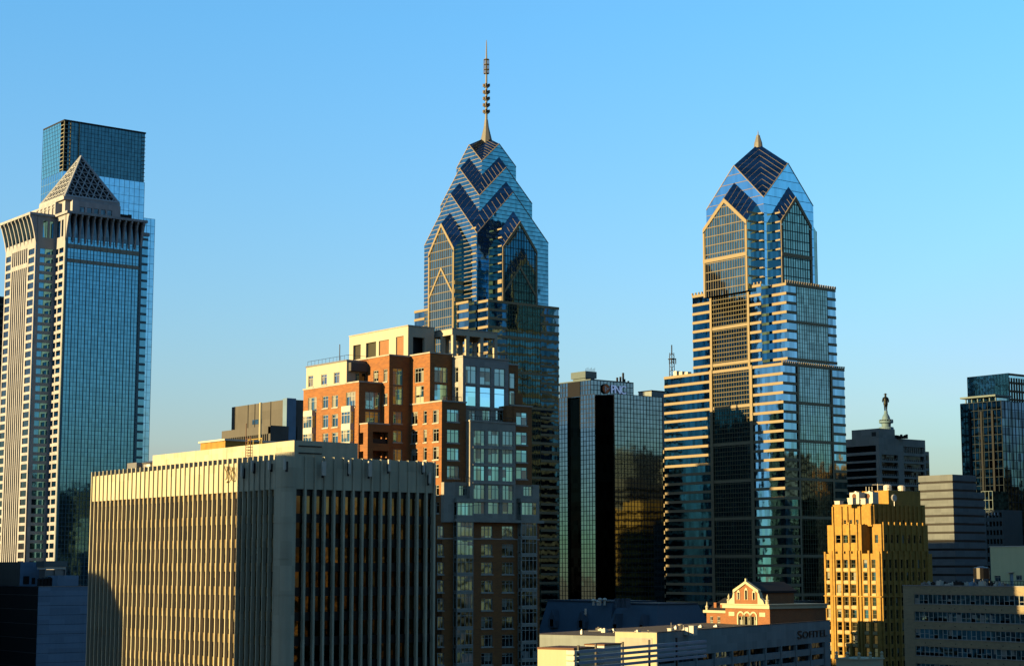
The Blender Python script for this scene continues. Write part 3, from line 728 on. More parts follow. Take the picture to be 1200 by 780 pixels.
def tower_two():
    D = 740
    X0, Y0, _ = atD(895, 231, D)
    hx = (xY(953, 244.6, Y0)-X0)/2; hy = (yX(827.7, 247, X0)-Y0)/2; h = (hx+hy)/2
    cx, cy = X0+hx, Y0+hy
    r = thing('gabled_skyscraper', 'gabled glass skyscraper with a short pointed finial and tan stone stripes', 'skyscraper', X0-10, Y0-10)
    ze = zv(231, X0, Y0); zg = (zv(193, X0, cy)+zv(192, cx, Y0))/2; zc = zv(168.5, cx, cy)
    z333 = zv(333, X0-3, Y0-3)
    core, roof, trim, rib = MB(), MB(), MB(), MB()
    gable_square(core, roof, trim, cx, cy, hx, hy, z333-2, ze, zg, zc, rib)
    core.build('core_glazing', M['g_blue'], r)
    roof.build('roof', M['g_roof'], r)
    # storey lines on the blue core
    m = MB(); m_s = MB(); z = z333
    while z < zg-1:
        q_ = 1 if z < ze else (1-(z-ze)/(zg-ze)); hh = hy*q_; hk = hx*q_
        m.fb('W', X0, cy-hh+.1, cy+hh-.1, z-.12, z+.12, .003, .12); m_s.fb('S', Y0, cx-hk+.1, cx+hk-.1, z-.09, z+.09, .003, .06)
        z += 3.9
    m.build('storey_line', M['mull'], r); m_s.build('storey_line', M['mullshade'], r)  # tan lines on the sunlit west, a shade-dark copy on the south
    # bays
    ys = yX(888, 300, X0); Xf = onY(876, 300, ys)[0]; hwW = cy-ys
    xs = xY(907.5, 300, Y0); Yf = onX(915.5, 300, xs)[1]; hwS = cx-xs
    sl = 1.25
    glz, gl2, rf, tr, mu = MB(), MB(), MB(), MB(), MB()
    zeW = zv(259, Xf, ys); zgW = zv(232.5, Xf, cy); zeS = zv(257, xs, Yf); zgS = zv(230, cx, Yf)
    z_e = (zeW+zeS)/2; z_g = (zgW+zgS)/2
    for side, pl, c, hw, bk in (('W', Xf, cy, hwW, X0), ('S', Yf, cx, hwS, Y0), ('E', 2*cx-Xf, cy, hwW, cx+h), ('N', 2*cy-Yf, cx, hwS, cy+h)):
        glz, rf, tr, mu, rb = MB(), MB(), MB(), MB(), MB()
        gable_bay(glz, rf, tr, mu, rb, side, pl, c, hw, z333-2, z_e, z_g, bk, sl, stone_w=1.3)
        glz.build('bay_glazing', M['g_lib'], r); o = rf.build('bay_roof', M['g_roof'], r); rb.build('roof_rib', M['mull'], o); tr.build('bay_surround', M['tanstripe'], r); mu.build('mullion', M['mull'] if side == 'W' else M['mullshade_teal'], r)  # sides away from the sun get a mullion colour darkened for shade
    rib.build('roof_rib', M['mull'], r)
    trim.build('verge', M['tanstripe'], r)
    for zz in (zv(302, Xf, cy),):
        MB().box(Xf-.45, Xf-.31, cy-hwW, cy+hwW, zz-.8, zz+.8).build('stone_band', M['tanstripe'], r)
        MB().box(cx-hwS, cx+hwS, Yf-.45, Yf-.31, zz-.8, zz+.8).build('stone_band', M['tanstripe'], r)
    # thin stripes on the returns beside the core corner
    m = MB(); z = z333
    while z < ze-4:
        m.box(Xf+.2, X0, ys-.2, ys-.003, z, z+.8); m.box(xs-.2, xs-.003, Yf+.2, Y0, z, z+.7)
        m.box(X0-.2, X0-.003, Y0+.9, ys-.22, z, z+.5); z += 3.9*.5 if False else 3.9
    m.build('return_stripe', M['tanstripe'], r)
    spire(r, cx, cy, zc-.5, zv(153, cx, cy), False)
    # middle stage: cross plan
    Xi, Yi, z2 = atD(903, 334, D)
    Xw = onY(892, 335, Yi)[0]; Ys = onX(921, 332, Xi)[1]
    yn2 = yX(811.5, 349, Xw); xe2 = xY(978.6, 340, Ys)
    XEm = 2*cx-Xw; YNm = 2*cy-Ys
    # front plane of the west/south bays carried down
    X3, Y3, z3 = atD(917, 424.5, D-15); yn3 = yX(778.5, 442, X3); xe3 = xY(989, 431, Y3)
    g = MB(); g.box(Xw, XEm, Yi, yn2, z3-3, z2); g.box(Xi, xe2, Ys, Yi-.003, z3-3, z2-.01)
    g.build('middle_glazing', M['g_lib2'], r)
    nb = 0
    def wing_bands(pfx, x0, x1, y0, y1, zb, zt, ww, ws, west_center, south_center, blank_every=4):
        """storey bands on west and south; the centre of each face stays glazed with a thick band every fourth storey"""
        nonlocal nb
        z = zt; k = 0
        while z > zb+1.5:
            m = MB(); hh = 1.15
            def strip(F, pl, a0, a1, cc):
                lo, hi = min(a0, a1), max(a0, a1)
                if cc is None: m.fb(F, pl, lo, hi, z-hh, z, .003, .35); return
                c0, c1 = min(cc), max(cc)
                if k % blank_every == 0: m.fb(F, pl, lo, hi, z-hh, z, .003, .35)
                else:
                    if c0 > lo: m.fb(F, pl, lo, c0, z-hh, z, .003, .35)
                    if hi > c1: m.fb(F, pl, c1, hi, z-hh, z, .003, .35)
            strip('W', x0, y0, y1, west_center)
            if south_center != 'none': strip('S', y0, x0-.35, x1, south_center)
            strip('E', x1, y0, y1, None); strip('N', y1, x0, x1, None)
            m.build('stone_band', M['tanstripe'], r); z -= 3.9; k += 1
    cW = (yX(834, 380, Xw), yX(878, 380, Xw)); cS = (xY(934, 380, Ys), xY(970, 380, Ys))
    wing_bands('m', Xw, XEm, Yi, yn2, z3, z2, 1, 1, cW, 'none')
    wing_bands('m', Xi, xe2, Ys, Yi-.36, z3, z2-.02, 1, 1, None, cS)
    cg = MB(); cg.fb('W', Xw, min(cW), max(cW), z3, z2, .003, .06); cg.fb('S', Ys, min(cS), max(cS), z3, z2, .003, .06)
    m = MB(); face_pack(m, 'W', Xw, cW[0], cW[1], z3, z2, 1.5, 1.95); face_pack(m, 'S', Ys, cS[0], cS[1], z3, z2, 1.5, 1.95, .1, .12)
    p = MB(); 
    for a in cW: p.fb('W', Xw, a-.6, a+.6, z3, z2+.4, .36, .6)
    # parapet studs along the setbacks
    for k in range(22): x = Xi+(xe2-Xi)*k/21; MB().box(x-.3, x+.3, Ys-.3, Ys+.3, z2-.01, z2+1.1).build('parapet_stud', M['tanstripe'], r)
    for k in range(22): y = Yi+(yn2-Yi)*k/21; MB().box(Xw-.3, Xw+.3, y-.3, y+.3, z2, z2+1.0).build('parapet_stud', M['tanstripe'], r)
    # lower stage
    g = MB().box(X3, xe3, Y3, yn3, 0, z3).build('lower_glazing', M['g_lib2'], r)
    c3 = (yX(835, 500, X3), yX(882, 500, X3)); s3 = (xY(935, 480, Y3), xY(974.5, 480, Y3))
    wing_bands('l', X3, xe3, Y3, yn3, 2, z3, 1, 1, c3, s3)
    cg.fb('W', X3, min(c3), max(c3), 2, z3-.1, .003, .06); cg.fb('S', Y3, min(s3), max(s3), 2, z3-.1, .003, .06); cg.build('curtain_wall', M['g_lib'], r)
    face_pack(m, 'W', X3, c3[0], c3[1], 2, z3, 1.5, 1.95); face_pack(m, 'S', Y3, s3[0], s3[1], 2, z3, 1.5, 1.95, .1, .12)
    for k in range(30): x = X3+(xe3-X3)*k/29; MB().box(x-.25, x+.25, Y3-.25, Y3+.25, z3, z3+.8).build('parapet_stud', M['tanstripe'], r)
    for a in (c3[1], c3[0]): p.fb('W', X3, a-.75, a+.75, 2, z3+.4, .36, .75)
    for a in s3: p.fb('S', Y3, a-.5, a+.5, 2, z3+.4, .36, .5)
    p.build('pier', M['tanstripe'], r); m.build('mullion', M['mullolive'], r)
    # left wing, lower
    zl = zv(527, X3, yn3); yl = yX(774, 527, X3)
    MB().box(X3-.1, X3+20, yn3+.003, yl, 0, zl).build('north_wing', M['g_dark'], r)
    z = zl
    while z > 3: MB().box(X3-.4, X3+20.3, yn3+.36, yl+.3, z-1.55, z).build('wing_band', M['tanstripe'], r); z -= 3.9
    # roof plant and lattice mast on the left shoulder
    o = MB()
    for k in range(3): uu = 793+k*6.5; y = yX(uu, 437, X3+2); o.box(X3+1, X3+3.2, y-1.0, y+1.0, z3, z3+2.2-.5*k)
    o.build('roof_plant', M['paint'], r)
    m = MB(); ax = X3+3; y = yX(787.5, 437, ax); z1 = zv(408, ax, y)
    for dx, dy in ((.8,.8),(-.8,.8),(.8,-.8),(-.8,-.8)): m.bar((ax+dx, y+dy, z3), (ax+dx*.8, y+dy*.8, z1-2), .16, seg=4)
    z = z3; s = 1
    while z < z1-3.5: m.bar((ax-.8, y-.8*s, z), (ax-.8, y+.8*s, z+1.8), .11, seg=4); m.bar((ax-.8*s, y-.8, z), (ax+.8*s, y-.8, z+1.8), .11, seg=4); z += 1.8; s = -s
    m.bar((ax, y, z1-3), (ax, y, z1+1.5), .25, seg=4); m.box(ax-1.2, ax+1.2, y-1.2, y+1.2, z1-5, z1-4.6)
    for k in range(4): m.box(ax+1.0-.7*k, ax+1.3-.7*k, y-1.4+.6*k, y-1.1+.6*k, z1-7, z1-4.5)
    m.build('lattice_mast', M['darkmetal'], r)
M['g_lib2'] = glass('office_glass', (.17, .34, .44), 1.5, 3.9, .01, var=.35)
M['mullolive'] = plain('olive_mullion', (.20, .18, .11), .8)
M['mullshade_teal'] = plain('shade_teal_mullion', (.05, .085, .085), .8)  # tan mullion darkened for sides out of the sun
tower_two()

def tower_one():
    D = 790
    X0, Y0, _ = atD(563.5, 240, D)
    r = thing('spired_skyscraper', 'tallest blue glass skyscraper with nested gables climbing to a tall antenna spire', 'skyscraper', X0-10, Y0-10)
    # three nested square stages sharing one centre
    h3 = ((xY(642.4, 283.7, Y0)-X0)/2)
    cx, cy = X0+h3, Y0+h3+2.4
    lv = []
    # stage corner u, corner v, gable front u/v (south), back rise from the west ridge
    core, roof, trim, rib = MB(), MB(), MB(), MB()
    # solve each half-size from where its right eave lies
    def half(uc):
        lo, hi = 2, 40
        for _ in range(40):
            mid = (lo+hi)/2
            x, y = cx-mid, cy-mid; D_ = x*math.sin(AZ)+y*math.cos(AZ); u = 0
            ur = None
            # project the SE corner
            xx, yy = cx+mid, cy-mid; Dd = xx*math.sin(AZ)+yy*math.cos(AZ)
            zz = 240-CAMZ; dep = Dd*math.cos(PITCH)+zz*math.sin(PITCH)
            ur = 600+FPX*(xx*math.cos(AZ)-yy*math.sin(AZ))/dep
            if ur > uc: hi = mid
            else: lo = mid
        return (lo+hi)/2
    hs_ = [half(604.7), half(623.6), half(642.4)]
    vals = [(188.6, 168.5), (229, 196), (273, 225)]
    base = None
    zbase = zv(352, X0, Y0)
    zes, zgs = [], []
    for h, (vc, vg) in zip(hs_, vals):
        zes.append(zv(vc, cx-h, cy-h)); zgs.append(zv(vg, cx, cy-h))
    ztop = zv(161, cx, cy)
    for i, h in enumerate(hs_):
        zb = zbase-2 if i == 2 else zes[i+1]-2
        rise = 1.1
        zc = ztop if i == 0 else zgs[i] + h*rise
        gable_square(core, roof, trim, cx, cy, h, h, zb, zes[i], zgs[i], zc, rib)
    core.build('core_glazing', M['g_blue1'], r); roof.build('roof', M['g_roof'], r)
    m = MB(); m_s = MB()
    for i, h in enumerate(hs_):
        z = zbase if i == 2 else zes[i+1]-2
        while z < zgs[i]-1:
            hh = h if z < zes[i] else h*(1-(z-zes[i])/(zgs[i]-zes[i]))
            t = .12
            m.fb('W', cx-h, cy-hh+.1, cy+hh-.1, z-t, z+t, .003, .13); m_s.fb('S', cy-h, cx-hh+.1, cx+hh-.1, z-t, z+t, .003, .06)
            z += 1.95
    m.build('storey_line', M['mullline'], r); m_s.build('storey_line', M['mullshade'], r)  # south lines coloured darker than the west ones to read as shaded
    h = hs_[2]; X0, Y0 = cx-h, cy-h
    # corner stripes (lit) on the west faces by the corner
    xs = xY(581, 320, Y0); Yf = onX(588.8, 320, xs)[1]; hwS = cx-xs
    zeS = zv(289, xs, Yf); zgS = zv(259, cx, Yf)
    hwW = hwS; Xf = cx-(cy-Yf)
    glz, rf, tr, mu = MB(), MB(), MB(), MB()
    chz = zv(311, cx, Yf)
    for side, pl, c, hw, bk in (('W', Xf, cy, hwW, X0), ('S', Yf, cx, hwS, Y0), ('E', 2*cx-Xf, cy, hwW, cx+h), ('N', 2*cy-Yf, cx, hwS, cy+h)):
        glz, rf, tr, mu, rb = MB(), MB(), MB(), MB(), MB()
        gable_bay(glz, rf, tr, mu, rb, side, pl, c, hw, zbase-40, zeS, zgS, bk, 1.1, chev=(chz, 1.5), stone_w=1.2)
        glz.build('bay_glazing', M['g_lib'], r); o = rf.build('bay_roof', M['g_roof'], r); rb.build('roof_rib', M['mull'], o); tr.build('bay_surround', M['tanstripe'], r); mu.build('mullion', M['mull'] if side == 'W' else M['mullshade_teal'], r)  # only the west mullions keep the lit tan; others take the shaded colour
    rib.build('roof_rib', M['mull'], r)
    trim.build('verge', M['tanstripe'], r)
    m = MB(); z = zbase-6
    while z < zeS+10:
        m.box(X0-.2, X0-.003, Y0+.6, Y0+4.2, z, z+.8); m.box(xs-.2, xs-.003, Yf+.4, Y0-.003, z, z+.7); m.box(Xf+.4, X0-.003, Y0+(h-hwW)-.2, Y0+(h-hwW)-.003, z, z+.7) if False else None
        z += 3.9
    m.build('return_stripe', M['tanstripe'], r)
    spire(r, cx, cy, zv(164, cx, cy), zv(47, cx, cy), True)
    # small shoulder block, then the wide stage below
    xa = xY(578.5, 330, Yf+1.5); ya = onX(588.2, 330, xa)[1]
    def stage(x0, x1, y0, y1, z0, z1, cc, cs, g):
        g.box(x0, x1, y0, y1, z0, z1)
        z = z1; k = 0
        while z > z0+1.5:
            m_ = MB(); hh = 1.15
            for F, pl, lo, hi, c in (('W', x0, y0, y1, cc), ('S', y0, x0-.35, x1, cs), ('E', x1, y0, y1, None), ('N', y1, x0, x1, None)):
                if c == 'none': continue
                if c is None or k % 4 == 0: m_.fb(F, pl, lo, hi, z-hh, z, .003, .35)
                else:
                    m_.fb(F, pl, lo, c[0], z-hh, z, .003, .35); m_.fb(F, pl, c[1], hi, z-hh, z, .003, .35)
            m_.build('stone_band', M['tanstripe'], r); z -= 3.9; k += 1
    g = MB()
    zlow = zbase; z = zv(327.5, xs, Yf); m = MB()
    while z > zlow+1: m.box(xs-.35, xs-.003, Yf+.1, Y0-.003, z-1.7, z); m.box(Xf+.1, X0-.003, cy-hwW-.35, cy-hwW-.003, z-1.7, z); z -= 3.9
    m.build('shoulder_band', M['tanstripe'], r)
    # lower cross: west wing and south wing
    Xi, Yi = xY(564, 351, cy-h*.97), cy-h*.97
    Xi = cx-h*.95; Yi = cy-h*.95
    Ys = onX(572, 351, Xi)[1]; xe = xY(654.6, 357, Ys); Xw = onY(549.5, 351, Yi)[0]; yn = yX(486, 362, Xw)
    z2 = zv(350.5, Xi, Ys)
    sW = (yX(498, 380, Xw), yX(536, 380, Xw)); sW = (min(sW), max(sW)); sS = (xY(594, 380, Ys), xY(633, 380, Ys))
    stage(Xw, 2*cx-Xw, Yi, yn, 0, z2, sW, 'none', g); stage(Xi, xe, Ys, Yi-.36, 0, z2-.02, None, sS, g)
    g.build('lower_glazing', M['g_lib3'], r)
    MB().fb('W', Xw, min(sW), max(sW), 2, z2-.1, .003, .06).fb('S', Ys, min(sS), max(sS), 2, z2-.1, .003, .06).build('curtain_wall', M['g_lib'], r)
    m = MB(); face_pack(m, 'W', Xw, sW[0], sW[1], 2, z2, 1.5, 1.95); face_pack(m, 'S', Ys, sS[0], sS[1], 2, z2, 1.5, 1.95, .1, .16)
    m.build('lower_mullion', M['mullolive'], r)
M['g_blue1'] = glass('deep_blue_mirror_glass', (.09, .225, .31), 1.5, 1.95, .014, var=.2)
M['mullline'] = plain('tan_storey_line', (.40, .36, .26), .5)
M['g_lib3'] = glass('lower_office_glass', (.11, .19, .24), 1.5, 3.9, .01, var=.35)
tower_one()

# ------------------------------------------------------------------ pyramid-topped tower and the tall glass box behind it (left)
def pyramid_tower():
    Xs, Ys, zt = atD(77.6, 251, 770)
    r = thing('pyramid_topped_tower', 'tall stone and blue glass tower crowned by a latticed white pyramid, at the far left', 'skyscraper', Xs-5, Ys-5)
    xe = xY(167, 265, Ys); Yw = yX(66, 253, Xs); Xw = onY(43, 252, Yw)[0]; yn = yX(8, 262, Xw)
    G = M['greygran']
    zt = (zv(251, Xs, Ys)+zv(252, Xw, Yw))/2; zc = zv(277, Xs, Ys); fl = 3.8
    # body
    b = MB(); b.box(Xs+.3, xe, Ys+.3, yn+12, 0, zt-1); b.box(Xw+.27, Xs+.3, Yw+.3, yn-.3, 0, zt-1)
    b.build('glazing', M['g_mel'], r)
    # west wing wall: window columns both sides, vertical ribs between
    L_ = yn-Yw; c1 = Yw+L_*.27; c0 = yn-L_*.24
    hw = []; z = zc-4.5
    while z > 4:
        hw += [(Yw+1.0, c1-1.7, z-2.6, z), (c0+1.6, yn-.9, z-2.6, z)]; z -= fl
    for k in range(8): a = c1-.6+(c0-c1+1.2)*(k+.5)/8; hw.append((a-.68, a+.68, 3, zc-12)); hw.append((a-.68, a+.68, zc-10, zc-3.5))
    m = MB(); wall_grid(m, 'W', Xw, Yw, yn, 0, zc, hw, .22); m.build('west_wall', G, r)
    w_ = MB(); w_.fb('W', Xw, Yw+.3, yn-.3, 0, zc-1, -.26, -.225); w_.build('window_glazing', M['g_dark'], r)
    # south return of the west wing, west return of the south wing
    hr = []; z = zc-4.5
    while z > 4: hr.append((Xw+2.2, Xs-.9, z-2.4, z)); z -= fl
    m = MB(); wall_grid(m, 'S', Yw, Xw+.6, Xs-.0, 0, zt, hr+[(Xw+3.2, Xw+5.4, zc+.5, zt-2), (Xw+6.4, Xs-1, zc+.5, zt-2)], .28); m.build('south_return', G, r)
    hr = []; z = zc-4.5
    while z > 4: hr.append((Ys+1.6, Yw-4.5 if Yw-Ys > 8 else Yw-1.5, z-2.3, z)); hr.append((Yw-3.6, Yw-.4, z-2.5, z)); z -= fl
    m = MB(); wall_grid(m, 'W', Xs, Ys, Yw-.003, 0, zt, hr+[(Ys+2.5, Ys+4.5, zc+.5, zt-2), (Ys+5.6, Yw-1, zc+.5, zt-2)], .28); m.build('west_return', G, r)
    # south face: glass with vertical piers and storey lines
    m = MB(); n = 22
    xs_ = [Xs+1.2+(xe-Xs-2.4)*i/n for i in range(n+1)]
    for i, x in enumerate(xs_): m.fb('S', Ys, x-.07, x+.07, 0, zc, -.3, -.15 if i % 2 else .05)
    m.build('south_pier', M['mullshade2'], r)
    for x in (Xs+.5, xe-.5): MB().fb('S', Ys, x-.5, x+.5, 0, zt, -.3, .3).build('corner_pier', M['mullshade2'], r)
    m = MB(); z = zc-1
    while z > 3: m.fb('S', Ys, Xs+1.05, xe-1.05, z-.14, z, -.29, -.2); z -= fl/2
    m.build('storey_line', M['mullshade2'], r)
    for zz, h_ in ((zv(302, Xs, Ys), 1.6), (zv(285, Xs, Ys), 1.8)): MB().fb('S', Ys, Xs+1.05, xe-1.05, zz-h_, zz, -.28, .05).build('sky_band', M['limegrey'], r)
    # flared cornice ribs
    def rib(F, pl, a, ht=.32):
        prof = [(0, zc-2.2), (.35, zc-.5), (.8, zc+2), (1.5, zc+4.8), (2.6, zt-1.5), (3.1, zt-.9), (3.1, zt), (-.4, zt), (-.4, zc-2.2)]
        m = MB()
        if F == 'W': m.extrude([(pl-c, a-ht, z) for c, z in prof], (0, 2*ht, 0))
        else: m.extrude([(a-ht, pl-c, z) for c, z in prof], (2*ht, 0, 0))
        m.build('cornice_rib', G, r)
    for i in range(9): rib('W', Xw, Yw+.4+(yn-Yw-.8)*i/8, .5 if i in (0, 8) else .36)
    for i in range(13): rib('S', Ys, Xs+.5+(xe-Xs-1)*i/12, .5 if i in (0, 12) else .3)
    k = MB(); k.box(Xw-3.3, Xs+1, Yw-.6, yn+1, zt+.003, zt+1.1); k.box(Xs-1, xe+1, Ys-3.3, Yw-.603, zt+.003, zt+1.1); k.box(Xs+1.003, xe+1, Yw-.6, yn+10, zt+.003, zt+1.1)
    k.build('cornice', G, r)
    MB().fb('W', Xw, Yw+.9, yn-.9, zc, zt-.5, -.55, -.5).fb('S', Ys, Xs+1, xe-1, zc, zt-.5, -.2, -.1).build('cornice_recess', M['g_dark'], r)
    # recessed right-hand strip
    x2 = xY(174.3, 270, Ys+2); b = MB().box(xe+.003, x2, Ys+2.3, yn, 0, zt-5).build('east_glazing', M['g_mel'], r)
    m = MB(); z = zt-6
    while z > 3: m.fb('S', Ys+2.3, xe, x2, z-1.1, z, .003, .2); z -= fl
    m.build('east_band', M['mullshade2'], r)
    MB().box(xe+.003, x2+.4, Ys+1.6, Ys+4, zt-5, zt-3.5).build('east_cornice', G, r)
    # penthouse under the pyramid
    px, py, zp = atD(75.5, 230, 786)
    hwid = (xY(139, 236, py)-px)/2; cxp, cyp = px+hwid, py+hwid
    zap = zv(183, cxp, cyp)
    m = MB(); m.box(px+.8, px+2*hwid-.8, py+.8, py+2*hwid-.8, zt+1, zp-.6); m.build('penthouse', G, r)
    MB().box(px-.5, px+2*hwid+.5, py-.5, py+2*hwid+.5, zp-1.4, zp).build('pyramid_kerb', G, r)
    sx = xY(85, 240, py-2); ex = xY(141.5, 240, py-2); zz = zp-1.6
    hh = [(xY(u0, 245, py-2), xY(u1, 245, py-2), zt+1.5, zz-2.6) for u0, u1 in ((93.5, 99.5), (102, 108), (110.5, 116), (118.5, 124), (126, 131.5))]
    m = MB(); wall_grid(m, 'S', py-2, sx, ex, zt+1, zz, hh, .5); m.box(sx, ex, py-1.5, py+1, zt+1, zz-.3); o = m.build('south_bay', G, r)
    MB().box(sx+1, ex-1, py-1.54, py-1.503, zt+1.2, zz-1).build('bay_glass', M['g_dark'], r)
    MB().box(ex+.2, ex+6, py+1, py+8, zt+1, zp-4.5).build('plant_box', M['darkmetal'], r)
    wx = px-2.2; w0, w1 = py+4.5, yX(36, 245, px-2.2)
    m = MB(); n = 6; hh = [(w0+1+(w1-w0-1.6)*i/n, w0+1+(w1-w0-1.6)*(i+.55)/n, zt+2, zp-4.4) for i in range(n)]
    hh += [(a, b, zp-4.1, zp-3.1) for a, b, _, _ in hh]
    wall_grid(m, 'W', wx, w0, w1, zt+1, zp-2.2, hh, .5); m.box(wx+.5, px+2, w0, w1, zt+1, zp-2.5); m.build('west_bay', G, r)
    # the pyramid: dark core with a white lattice
    base = [(px, py), (px+2*hwid, py), (px+2*hwid, py+2*hwid), (px, py+2*hwid)]
    m = MB(); q = .5
    ib = [(px+q, py+q, zp+.003), (px+2*hwid-q, py+q, zp+.003), (px+2*hwid-q, py+2*hwid-q, zp+.003), (px+q, py+2*hwid-q, zp+.003)]
    for i in range(4): m.poly([ib[i], ib[(i+1) % 4], (cxp, cyp, zap-.8)])
    m.poly(ib); py_ = m.build('pyramid', M['darkmetal'], r)
    A = Vector((cxp, cyp, zap))
    m = MB(); m2 = MB()
    for i in range(4):
        P0 = Vector((*base[i], zp)); P1 = Vector((*base[(i+1) % 4], zp))
        m.bar(P0, A, .75, .5, seg=5); m.bar(P0+Vector((0,0,.3)), P1+Vector((0,0,.3)), .7, seg=5)
        n = 8
        for k in range(1, n):
            t = k/n
            m2.bar(P0.lerp(P1, t), A.lerp(P1, t), .30, seg=4)       # parallel to the left edge
            m2.bar(P0.lerp(P1, t), P0.lerp(A, t), .22, seg=4)       # parallel to the right edge
            m2.bar(P0.lerp(A, t), P1.lerp(A, t), .22, seg=4)
    m.build('edge_beam', M['whitestone'], py_); m2.build('lattice', M['whitestone'], py_)
M['mullshade2'] = plain('blue_grey_pier', (.16, .30, .38), .8)
M['whitestone'] = stone('white_granite', (.50, .55, .62), var=.03, streak=.03)
pyramid_tower()

def glass_box_tower():
    X0, Y0, zt = atD(75.6, 140, 930)
    r = thing('glass_box_tower', 'tallest plain glass box with a dark screened crown behind the pyramid-topped tower', 'skyscraper', X0, Y0)
    yn = yX(51, 149, X0); xe = xY(171, 156, Y0)
    zk = zv(209, X0, Y0)-.5
    zk = zv(214, xe, Y0)
    MB().box(X0, xe, Y0, yn, 0, zk).build('glazing', M['g_com'], r)
    # crown: pale glass on the west, dark screen on the south, with an open corner of rails
    c = MB().box(X0+2.4, xe-.4, Y0+.4, yn-.4, zk, zt-.8).build('crown_screen', M['g_comd'], r)
    MB().box(X0, X0+.25, Y0+4.5, yn, zk+.003, zt).build('crown_west_glass', M['g_com2'], r)
    m = MB(); z = zk+1
    while z < zt: m.box(X0, X0+3.8, Y0, Y0+.5, z, z+.5); m.box(X0, X0+.5, Y0+.5, Y0+4.4, z, z+.5); m.box(xe-2.0, xe, Y0, Y0+.38, z, z+.3); z += 2.2
    for a in (0.003, 3.6, 8.5): m.box(X0+a, X0+a+.5, Y0-.1, Y0+.4, zk, zt)
    m.build('corner_rail', M['olivemetal'], r)
    m = MB(); mullions(m, 'S', Y0+.4, X0+4, xe-.4, zk, zt-.8, 2.0, 2.2, .12, .12); mullions(m, 'W', X0, Y0+4.5, yn, zk, zt, 2.2, 2.2, .1, .1); m.build('crown_mullion', M['mulldark'], r)
    m = MB(); mullions(m, 'S', Y0, X0, xe, 60, zk, 3.0, 4.2, .15, .08); mullions(m, 'W', X0, Y0, yn, 60, zk, 3.0, 4.2, .12, .08); m.build('mullion', M['mullcom'], r)
    MB().box(X0-.1, xe+.1, Y0-.1, yn+.1, zt-.75, zt+.1).build('parapet', M['mulldark'], r)
    x2 = xY(181.5, 260, Y0+6); z2 = zv(257, x2, Y0+6)
    MB().box(xe+.003, x2, Y0+6, yn, 0, z2).build('east_shoulder', M['g_com'], r)
    m = MB(); mullions(m, 'S', Y0+6, xe, x2, 60, z2, 2.2, 4.2, .15, .08); m.build('shoulder_mullion', M['mullcom'], r)
    zo = zv(241, X0, Y0); m = MB(); m.box(xY(150, 250, Y0-.03), xY(154.5, 250, Y0), Y0-.03, Y0-.003, zo-14, zo); m.build('dark_slot', M['black'], r)
M['g_com2'] = glass('crown_pale_glass', (.42, .66, .66), 2.2, 2.2, .01, var=.06)
M['olivemetal'] = plain('olive_metal', (.30, .29, .20), .5, .2)
M['mullcom'] = plain('glass_joint', (.25, .45, .58), .8)
glass_box_tower()

# ------------------------------------------------------------------ mirror-glass office with a sign (centre)
def text_mesh(txt, size, ext, mat, parent, name, org, face, spacing=1.0, fit=None):
    """raised lettering; org is the lower left corner, face 'S' (reads along +x) or 'W' (reads along -y)"""
    c = bpy.data.curves.new(name, 'FONT'); c.body = txt; c.size = size; c.extrude = ext; c.space_character = spacing
    tmp = bpy.data.objects.new('tmp', c); COL.objects.link(tmp)
    dg = bpy.context.evaluated_depsgraph_get(); me = bpy.data.meshes.new_from_object(tmp.evaluated_get(dg))
    bpy.data.objects.remove(tmp)
    m = MB(); w_ = max(v.co.x for v in me.vertices); kx = fit/w_ if fit else 1.0
    for v in me.vertices:
        x, y, z = v.co; x *= kx
        m.v.append((org[0]+x, org[1]-z, org[2]+y) if face == 'S' else (org[0]-z, org[1]-x, org[2]+y))
    m.f = [tuple(p.vertices) for p in me.polygons]
    o = m.build(name, mat, parent); return w_*kx
